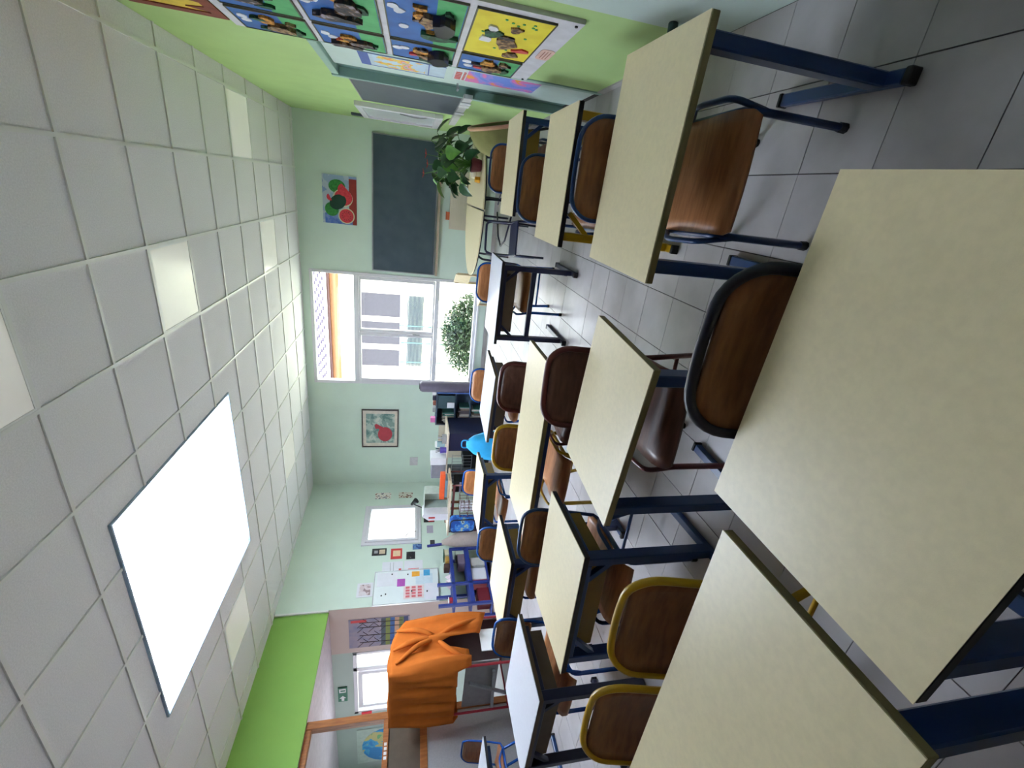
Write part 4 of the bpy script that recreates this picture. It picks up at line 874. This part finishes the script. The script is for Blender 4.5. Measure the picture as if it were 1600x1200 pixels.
# second desk (side desk) with things
t = thing('side_desk', 'pale side desk with brown tube legs by the left wall', 'desk', (-4.60, 5.70, 0))
MB().box(-.50, .50, -.22, .22, .665, .69).build('desk_top', mat('pale_wood_top', (226, 208, 184), .4), t, bevel=.003)
for x in (-.45, .45):
    for y in (-.18, .18): MB().tube([(x, y, 0), (x, y, .665)], .014, 8).build('leg', M_mar, t, smooth=True)
MB().box(-.44, .44, -.19, -.17, .61, .645).build('apron', M_mar, t)
shelfbox('orange_box', 'long orange box on the side desk', 'box', -4.22, 5.62, .765, .46, .10, .075, mat('bright_orange_card', (238, 92, 36), .5))
shelfbox('beige_book', 'thick beige book under the orange box', 'book', -4.24, 5.64, .69, .34, .2, .035, mat('beige_book', (196, 176, 144), .7))
shelfbox('blue_book', 'grey blue book between beige book and orange box', 'book', -4.24, 5.64, .7255, .32, .18, .038, mat('grey_blue_book', (110, 140, 160), .7))
t = thing('open_crate', 'open pale grey green crate standing on the side desk', 'crate', (-4.57, 5.80, .69))
mcr = mat('pale_grey_green_plastic', (176, 190, 180), .5)
MB().box(-.14, -.13, -.10, .10, 0, .36).box(.13, .14, -.10, .10, 0, .36).box(-.13, .13, .09, .10, 0, .36).box(-.14, .14, -.10, .10, 0, .01).box(-.14, .14, -.10, .10, .36, .37).build('shell', mcr, t)
shelfbox('brown_folder', 'brown folder leaning inside the open crate', 'folder', -4.52, 5.78, .701, .10, .14, .12, mat('brown_card', (120, 96, 84), .7))
t = thing('magazine_file', 'white magazine file with a red mark beside the crate', 'magazine file', (-4.73, 5.66, .69))
MB().prism([(-.10, 0), (.02, 0), (.02, .38), (-.02, .40), (-.10, .30)], -.12, .12, RXZ).build('body', M_paper, t); MB().box(-.06, -.03, -.122, -.12, .20, .30).build('red_mark', rr_, t)
t = thing('desk_lamp', 'black desk lamp in the back left corner', 'lamp', (-5.02, 6.10, .69)); MB().cone((0, 0, -.0), .06, .05, .02, 14).build('base', M_black, t)
MB().tube(smoothpath([(0, 0, .02), (-.03, 0, .35), (.10, -.02, .55)], 4, .08), .009, 6).build('arm', M_black, t, smooth=True); MB().tube([(.08, -.02, .56), (.17, -.03, .48)], [.02, .05], 12).build('lamp_shade', M_black, t)
t2 = thing('lamp_table', 'small brown corner table under the black lamp', 'table', (-5.02, 6.12, 0)); MB().box(-.22, .22, -.18, .18, .66, .69).build('table_top', M_woodd, t2)
for x in (-.2, .2):
    for y in (-.16, .16): MB().box(x - .015, x + .015, y - .015, y + .015, 0, .66).build('leg', M_woodd, t2)
t = thing('wire_basket', 'wire basket of white rolls under the side desk', 'basket', (-4.50, 5.50, 0)); b = MB()
for z in (.28, .40, .52): b.box(-.14, .14, -.12, -.114, z, z + .006).box(-.14, .14, .114, .12, z, z + .006).box(-.14, -.134, -.12, .12, z, z + .006).box(.134, .14, -.12, .12, z, z + .006)
for k in range(6): b.box(-.14 + k * .055, -.135 + k * .055, -.12, -.114, 0, .526).box(-.14 + k * .055, -.135 + k * .055, .114, .12, 0, .526)
b.build('wires', M_mar, t)
for k in range(2):
    for j in range(3): tag(MB().tube([(0, -.05, 0), (0, .05, 0)], .035, 10).build('paper_roll', pp, loc=(-4.57 + k * .09, 5.50, .33 + j * .08), smooth=True), 'white paper roll in the wire basket, %s of the %s column' % (('bottom', 'middle', 'top')[j], ('left', 'right')[k]), 'paper roll', 'white rolls in the wire basket')
t = thing('school_bag', 'blue patterned school bag with dark trim under the side desk', 'bag', (-4.76, 5.36, .0), 0)
MB().prism(rrect(.23, .38, .06, 4, 0, .48), -.05, .07, RXZ).build('body', ramp_mat('blue_bag_print', [(0, (30, 84, 170)), (.5, (60, 130, 210)), (.62, (170, 190, 170)), (.7, (40, 60, 120))], 12), t)
MB().tube([(x, -.05, z) for x, z in rrect(.23, .38, .06, 4, 0, .48)], .011, 6, closed=True).build('trim', M_navy, t, smooth=True)
MB().box(-.10, .10, -.05, .05, 0, .29).build('stool_base', M_navy, t)
t = thing('bin_table', 'dark low cabinet under the crate end of the side desk', 'cabinet', (-4.30, 5.78, 0)); MB().box(-.10, .10, -.10, .10, 0, .60).build('body', M_black, t, bevel=.004); MB().box(-.09, .09, -.11, -.10, .50, .53).build('handle_strip', mat('pale_lilac_strip', (180, 180, 214), .5), t)

# ------------------------------------------------------------------ side room things
t = thing('tree_poster', 'painting of bare trees over coloured stripes on the beige side wall', 'poster', (-6.23, 4.762, 1.24))
MB().box(-.30, .30, -.008, 0, 0, .87).build('sheet', mat('sky_grey_pink', (150, 136, 148), .7, rgb2=(120, 120, 146), scale=6), t)
for k, c_ in enumerate(((60, 70, 110), (110, 120, 70), (190, 150, 120), (50, 90, 150), (120, 130, 60), (70, 80, 90))): MB().box(-.29, .29, -.010, -.008, .02 + k * .065, .085 + k * .065).build('stripe', mat('poster_stripe_%d' % c_[0], c_, .7), t)
b = MB()
for x0 in (-.2, -.05, .12, .22):
    b.bar((x0, -.0105, .10), (x0 + .01, -.0105, .72), .012, .003)
    for k in range(5): z = .35 + k * .08; b.bar((x0, -.0105, z), (x0 + (.09 if k % 2 else -.09), -.0105, z + .08), .006, .003)
b.build('trees', mat('dark_brown_trunk', (58, 40, 40), .7), t)
MB().box(.24, .29, -.0105, -.008, .62, .84).build('red_patch', rr_, t)
for z in (1.13, .20):
    t = thing('switch_plate', 'pale pink switch plate on the beige side wall, %s' % ('under the tree painting' if z > 1 else 'low down'), 'switch', (-6.12, 4.764, z)); MB().box(-.05, .05, -.012, 0, 0, .08).build('plate', mat('pink_white_plate', (222, 204, 208), .6), t, bevel=.003)
t = thing('exit_sign', 'small green and white emergency exit sign above the side window', 'sign', (-7.60, 4.775, 2.17))
MB().box(-.17, .17, -.02, 0, 0, .14).build('box', mat('exit_dark_green', (36, 110, 84), .5), t)
b = MB(); b.prism([(-.15, .05), (-.09, .05), (-.09, .02), (-.03, .07), (-.09, .12), (-.09, .09), (-.15, .09)], -.022, -.02, RXZ)
b.box(.05, .14, -.022, -.02, .02, .12); b.build('arrow_and_door', M_white, t)
MB().box(.08, .11, -.0235, -.022, .03, .10).build('running_figure', mat('exit_dark_green', (36, 110, 84), .5), t)
t = thing('red_box', 'small red box on the side room wall left of the window', 'sign', (-8.22, 4.775, 1.80)); MB().box(-.05, .10, -.04, 0, 0, .16).build('box', mat('bright_red', (226, 50, 66), .5), t, bevel=.004); MB().box(-.05, .05, -.042, -.04, .06, .1).build('white_mark', M_white, t)
# glazed wooden partition
t = thing('glazed_partition', 'orange-brown wooden partition with glass over grey panels at the left edge', 'partition', (-5.83, 3.32, 0))
MB().box(-.05, .05, -.04, .04, 0, 2.37).build('post', M_frame_w, t, bevel=.004)
for y0, y1 in ((-5.4, -.04),):
    MB().box(-.04, .04, y0, y1, 1.46, 1.52).build('rail', M_frame_w, t, bevel=.003); MB().box(-.04, .04, y0, y1, 1.03, 1.11).build('rail', M_frame_w, t, bevel=.003)
    MB().box(-.04, .04, y0, y1, 2.31, 2.37).build('rail', M_frame_w, t, bevel=.003)
    MB().box(-.004, .004, y0, y1, 1.52, 2.31).build('pane', M_glass(), t)
    MB().box(-.015, .015, y0, y1, 1.11, 1.46).build('dark_panel', mat('brown_grey_panel', (96, 84, 70), .5), t)
    MB().box(-.03, .03, y0, y1, 0, 1.03).build('grey_panel', mat('light_grey_panel', (178, 178, 180), .5, noise=.04, scale=60), t)
for y in (-1.5, -3.0): MB().box(-.045, .045, y - .03, y + .03, 1.52, 2.31).build('mullion', M_frame_w, t)
b = MB()
for k in range(4): b.box(.041, .044, -.45 + k * .045, -.42 + k * .045, 1.475, 1.505)
b.build('white_letters', M_white, t)
# world map seen through the glass
t = thing('wall_map', 'round blue world map on the side room wall behind the glass', 'map', (-8.6, 4.775, 1.2))
MB().box(-1.0, -.02, -.014, 0, -.1, .85).build('sheet', mat('pale_map_sheet', (190, 206, 196), .6), t)
disc(-.52, .35, .47, .42, -.017, -.014).build('globe', ramp_mat('globe_ocean_land', [(0, (40, 140, 210)), (.5, (70, 170, 220)), (.56, (206, 196, 130)), (.66, (120, 190, 130))], 3, dist=.5), t)
# orange draped stand
t = thing('tube_stand', 'red tubular stand covered by an orange cloth at the opening', 'stand', (-5.02, 3.30, 0))
hx, hy = .40, .28
for sx_ in (-1, 1):
    for sy_ in (-1, 1): MB().tube([(sx_ * hx, sy_ * hy, 0), (sx_ * hx, sy_ * hy, 1.44 if sy_ < 0 else 1.30)], .014, 8).build('leg', M_red, t, smooth=True)
b = MB(); b.tube([(-hx, -hy, 1.43), (hx, -hy, 1.43), (hx, -.05, 1.42), (hx, hy, 1.29), (-hx, hy, 1.29), (-hx, -.05, 1.42)], .014, 8, closed=True); b.build('top_rail', M_red, t, smooth=True)
for sx_ in (-hx, hx): MB().tube([(sx_, -hy, .12), (sx_, hy, .12)], .012, 8).build('lower_rail', M_red, t, smooth=True)
MB().box(-hx + .02, hx - .02, -hy + .05, -hy + .065, .30, .66).build('lower_board', M_grey, t); MB().box(-hx + .02, hx - .02, hy - .02, hy - .005, .05, 1.2).build('back_board', mat('dark_red_brown_board', (88, 50, 50), .6), t)
MB().bar((-hx + .05, -hy, .32), (hx - .12, -hy, .36), .03, .03).bar((-hx + .25, -hy - .02, .10), (hx - .25, -hy - .02, .62), .035, .02).build('grey_bar', M_alu, t)
MB().box(hx - .02, hx - .008, -.12, .14, .22, .48).build('white_board', M_white, t)
MB().box(-hx + .05, hx - .05, -hy + .10, hy - .05, .10, .12).build('lower_shelf', mat('maroon_shelf', (74, 36, 40), .6), t)
# cloth: grid over the top and down the front and right side
cl = thing('orange_cloth', 'bright orange cloth draped over the red stand, knotted on its right side', 'cloth', (-5.02, 3.30, 0))
def drop(y): return .13 * max(0.0, (y + .05) / (hy + .05)) ** 2
def dome(x, y): return 1.475 - drop(y) + .02 * math.sin(x * 9) * math.cos(y * 11) - .035 * max(0, (abs(x) / .42)) ** 4 - .03 * (abs(y) / .3) ** 4
v = []; f = []
ring = []
N = 96; ex, ey = hx + .03, hy + .03
per = 4 * (ex + ey)
def edge(s):
    s = s % per
    if s < 2 * ex: return (-ex + s, -ey, 0, -1)
    s -= 2 * ex
    if s < 2 * ey: return (ex, -ey + s, 1, 0)
    s -= 2 * ey
    if s < 2 * ex: return (ex - s, ey, 0, 1)
    s -= 2 * ex
    return (-ex, ey - s, -1, 0)
def hem(s):
    s = s % per
    if s < 2 * ex: return .76 - .08 * math.sin(s / (2 * ex) * math.pi) * 0
    s2 = s - 2 * ex
    if s2 < 2 * ey:
        u = s2 / (2 * ey)
        if u < .30: return .62 - .0 * u
        if u < .48: return .62 + (.34) * math.sin((u - .30) / .18 * math.pi * .5)
        if u < .56: return .96 - (.96 - .50) * ((u - .48) / .08)
        return .50 - .12 * (u - .56) / .44
    return .70
rows = [0, .03, .10, .2, .35, .5, .65, .8, .92, 1]
for k in range(N):
    s = per * k / N; x, y, nx, ny = edge(s); hz = hem(s)
    for q in rows:
        zt_ = 1.45 - drop(y); z = zt_ - (zt_ - hz) * q; fold = (.018 * math.sin(s * 26 + q * 3) + .012 * math.sin(s * 47 + 2)) * min(1, q * 2.2)
        if nx > 0: fold = fold * 2.2 + .05 * q * math.sin(q * 3.0)
        corner = .03 * q
        v.append((x + nx * (fold + corner), y + ny * (fold + corner), z - (0 if q else -.012)))
n = len(rows)
for k in range(N):
    for j in range(n - 1): a = k * n + j; b_ = ((k + 1) % N) * n + j; f.append((a, a + 1, b_ + 1, b_))
o = MB().add(v, f)
# top patch
G = 12; base = len(o.v)
for i in range(G + 1):
    for j in range(G + 1):
        x = -ex + 2 * ex * i / G; y = -ey + 2 * ey * j / G; o.v.append((x, y, 1.462 - drop(y) if i in (0, G) or j in (0, G) else dome(x * .95, y * .95)))
for i in range(G):
    for j in range(G): a = base + i * (G + 1) + j; o.f.append((a, a + G + 1, a + G + 2, a + 1)); o.m.append(0)
ob = o.build('drape', M_orange, cl, smooth=True)
sm = ob.modifiers.new('solid', 'SOLIDIFY'); sm.thickness = .004
kb = MB()
for p0, p1, p2 in (((ex + .02, -.20, 1.40), (ex + .085, -.04, 1.15), (ex + .05, .02, .97)), ((ex + .02, -.05, 1.43), (ex + .095, .0, 1.2), (ex + .05, .03, .98)), ((ex + .02, .18, 1.40), (ex + .085, .12, 1.15), (ex + .055, .04, .98)), ((ex + .05, .04, .98), (ex + .075, .14, .75), (ex + .03, .24, .45)), ((ex + .05, .02, .98), (ex + .06, -.12, .85), (ex + .03, -.24, .66))):
    kb.tube(smoothpath([p0, p1, p2], 6, .2), [.012] + [.026] * 7 + [.016], 8)
kb.build('fold', M_orange, cl, smooth=True)

# ------------------------------------------------------------------ outside the back window
ext = thing('opposite_building', 'pale cream building with grey windows seen through the back window', 'building', (-4.0, 13.0, -.1))
M_fac = mat('pale_cream_render', (236, 226, 208), .8)
MB().box(-6, 6, 0, .3, 0, 3.75).build('facade', M_fac, ext)
MB().box(-6.2, 6.2, -.45, 0, 3.45, 3.60).build('eave', mat('salmon_soffit', (140, 92, 60), .7), ext)
MB().box(-6.2, 6.2, -.55, -.45, 3.60, 3.70).build('gutter', mat('brown_gutter', (66, 26, 20), .5), ext)
rt = MB().add([(-6.3, -.6, 3.72), (6.3, -.6, 3.72), (6.3, 3.2, 5.6), (-6.3, 3.2, 5.6), (-6.3, -.6, 3.66), (6.3, -.6, 3.66), (6.3, 3.2, 5.5), (-6.3, 3.2, 5.5)], [(0, 1, 2, 3), (4, 7, 6, 5), (0, 4, 5, 1), (1, 5, 6, 2), (2, 6, 7, 3), (3, 7, 4, 0)]).build('roof', mat('pinkish_roof', (214, 200, 206), .7), ext)
b = MB(); sl = (5.6 - 3.72) / 3.8
for r_ in range(9):
    for k in range(44):
        x = -5.9 + k * .27 + (.13 if r_ % 2 else 0); y = -.55 + r_ * .16; z = 3.72 + (y + .6) * sl
        b.box(x - .03, x + .07, y, y + .05, z + .0, z + .05)
b.build('roof_tiles', mat('mauve_roof_tile', (50, 40, 58), .7), ext, kind='stuff')
M_sh = mat('lavender_grey_shutter', (50, 46, 56), .7)
for x0, x1 in ((-3.67, -3.0), (-4.52, -3.84), (-5.22, -4.70), (-2.6, -1.9)):
    f_ = MB().box(x0 + 4, x1 + 4, -.02, .01, 1.76, 2.86).build('window', M_sh, ext)
    MB().box(x0 + 4 - .05, x1 + 4 + .05, -.03, 0, 2.86, 2.92).box(x0 + 4 - .05, x1 + 4 + .05, -.05, 0, 1.70, 1.76).build('window_surround', M_white, f_)
for x0, x1 in ((-5.2, -3.0),):
    n = 13; me = None
    for k in range(n):
        z = 1.10 + k * .036
        if me is None: o = MB().box(x0 + 4, x1 + 4, -.05, -.02, 0, .024).build('louvre', mat('blue_grey_louvre', (40, 50, 62), .6), ext, (0, 0, z)); me = o.data
        else: o = bpy.data.objects.new('louvre', me); COL.objects.link(o); o.parent = ext; o.location = (0, 0, z)
for x in (-3.32, -3.77, -4.30): tag(MB().tube([(0, 0, 0), (0, 0, 1.72 if x != -3.77 else 1.70)], .016, 8).build('teal_post', mat('teal_metal', (16, 66, 66), .4), loc=(x, 11, -.1), smooth=True), '%s slim teal metal post outside the back window' % {-3.32: 'right', -3.77: 'middle', -4.30: 'left'}[x], 'post', 'teal posts outside')
gm = MB(); gm.box(-14, 8, 8.0, 30, -.3, -.1); gm.build('ground_outside', mat('sunny_gravel', (216, 212, 190), .9, rgb2=(196, 200, 160), scale=3), kind='structure')
# hedge bush
hb = thing('garden_bush', 'dense green bush outside below the back window', 'bush', (-3.02, 9.55, -.1))
b = MB(); rq = random.Random(21)
for k in range(5200):
    th = rq.uniform(0, 2 * math.pi); ph = math.acos(rq.uniform(0, 1)); q = rq.uniform(.6, 1.03)
    c = Vector((.95 * q * math.sin(ph) * math.cos(th), .55 * q * math.sin(ph) * math.sin(th), .72 * q * math.cos(ph) + .02))
    d = Vector((rq.uniform(-1, 1), rq.uniform(-1, 1), rq.uniform(-.2, 1))).normalized(); e = d.cross(Vector((rq.uniform(-1, 1), rq.uniform(-1, 1), rq.uniform(-1, 1)))).normalized()
    L = rq.uniform(.05, .11); b.add([c, c + d * L * .5 + e * .018, c + d * L, c + d * L * .5 - e * .018], [(0, 1, 2, 3)])
b.build('foliage', mat('hedge_green', (44, 66, 28), .6, rgb2=(16, 32, 13), scale=8), hb, kind='stuff')
v = []; f = []
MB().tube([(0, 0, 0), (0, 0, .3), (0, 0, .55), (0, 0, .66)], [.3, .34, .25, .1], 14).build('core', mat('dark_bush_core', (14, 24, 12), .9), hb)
# wire fence behind the bush
fn = thing('wire_fence', 'thin wire mesh fence behind the bush', 'fence', (-3.0, 10.6, -.1)); b = MB()
for k in range(25): b.box(-1.9 + k * .16, -1.894 + k * .16, 0, .004, 0, .9)
for k in range(7): b.box(-1.9, 2.0, 0, .004, .05 + k * .14, .054 + k * .14)
b.build('mesh', mat('olive_wire', (150, 150, 110), .5), fn)
# building outside side-room window
ss = thing('courtyard_wall', 'pale pinkish wall seen through the side room window', 'wall', (-14, 8.8, -.1)); MB().box(-6, 4.0, 0, .2, 0, 3.2).build('wall_body', mat('pale_pink_render', (236, 214, 196), .8), ss)
bpy.context.view_layer.update()
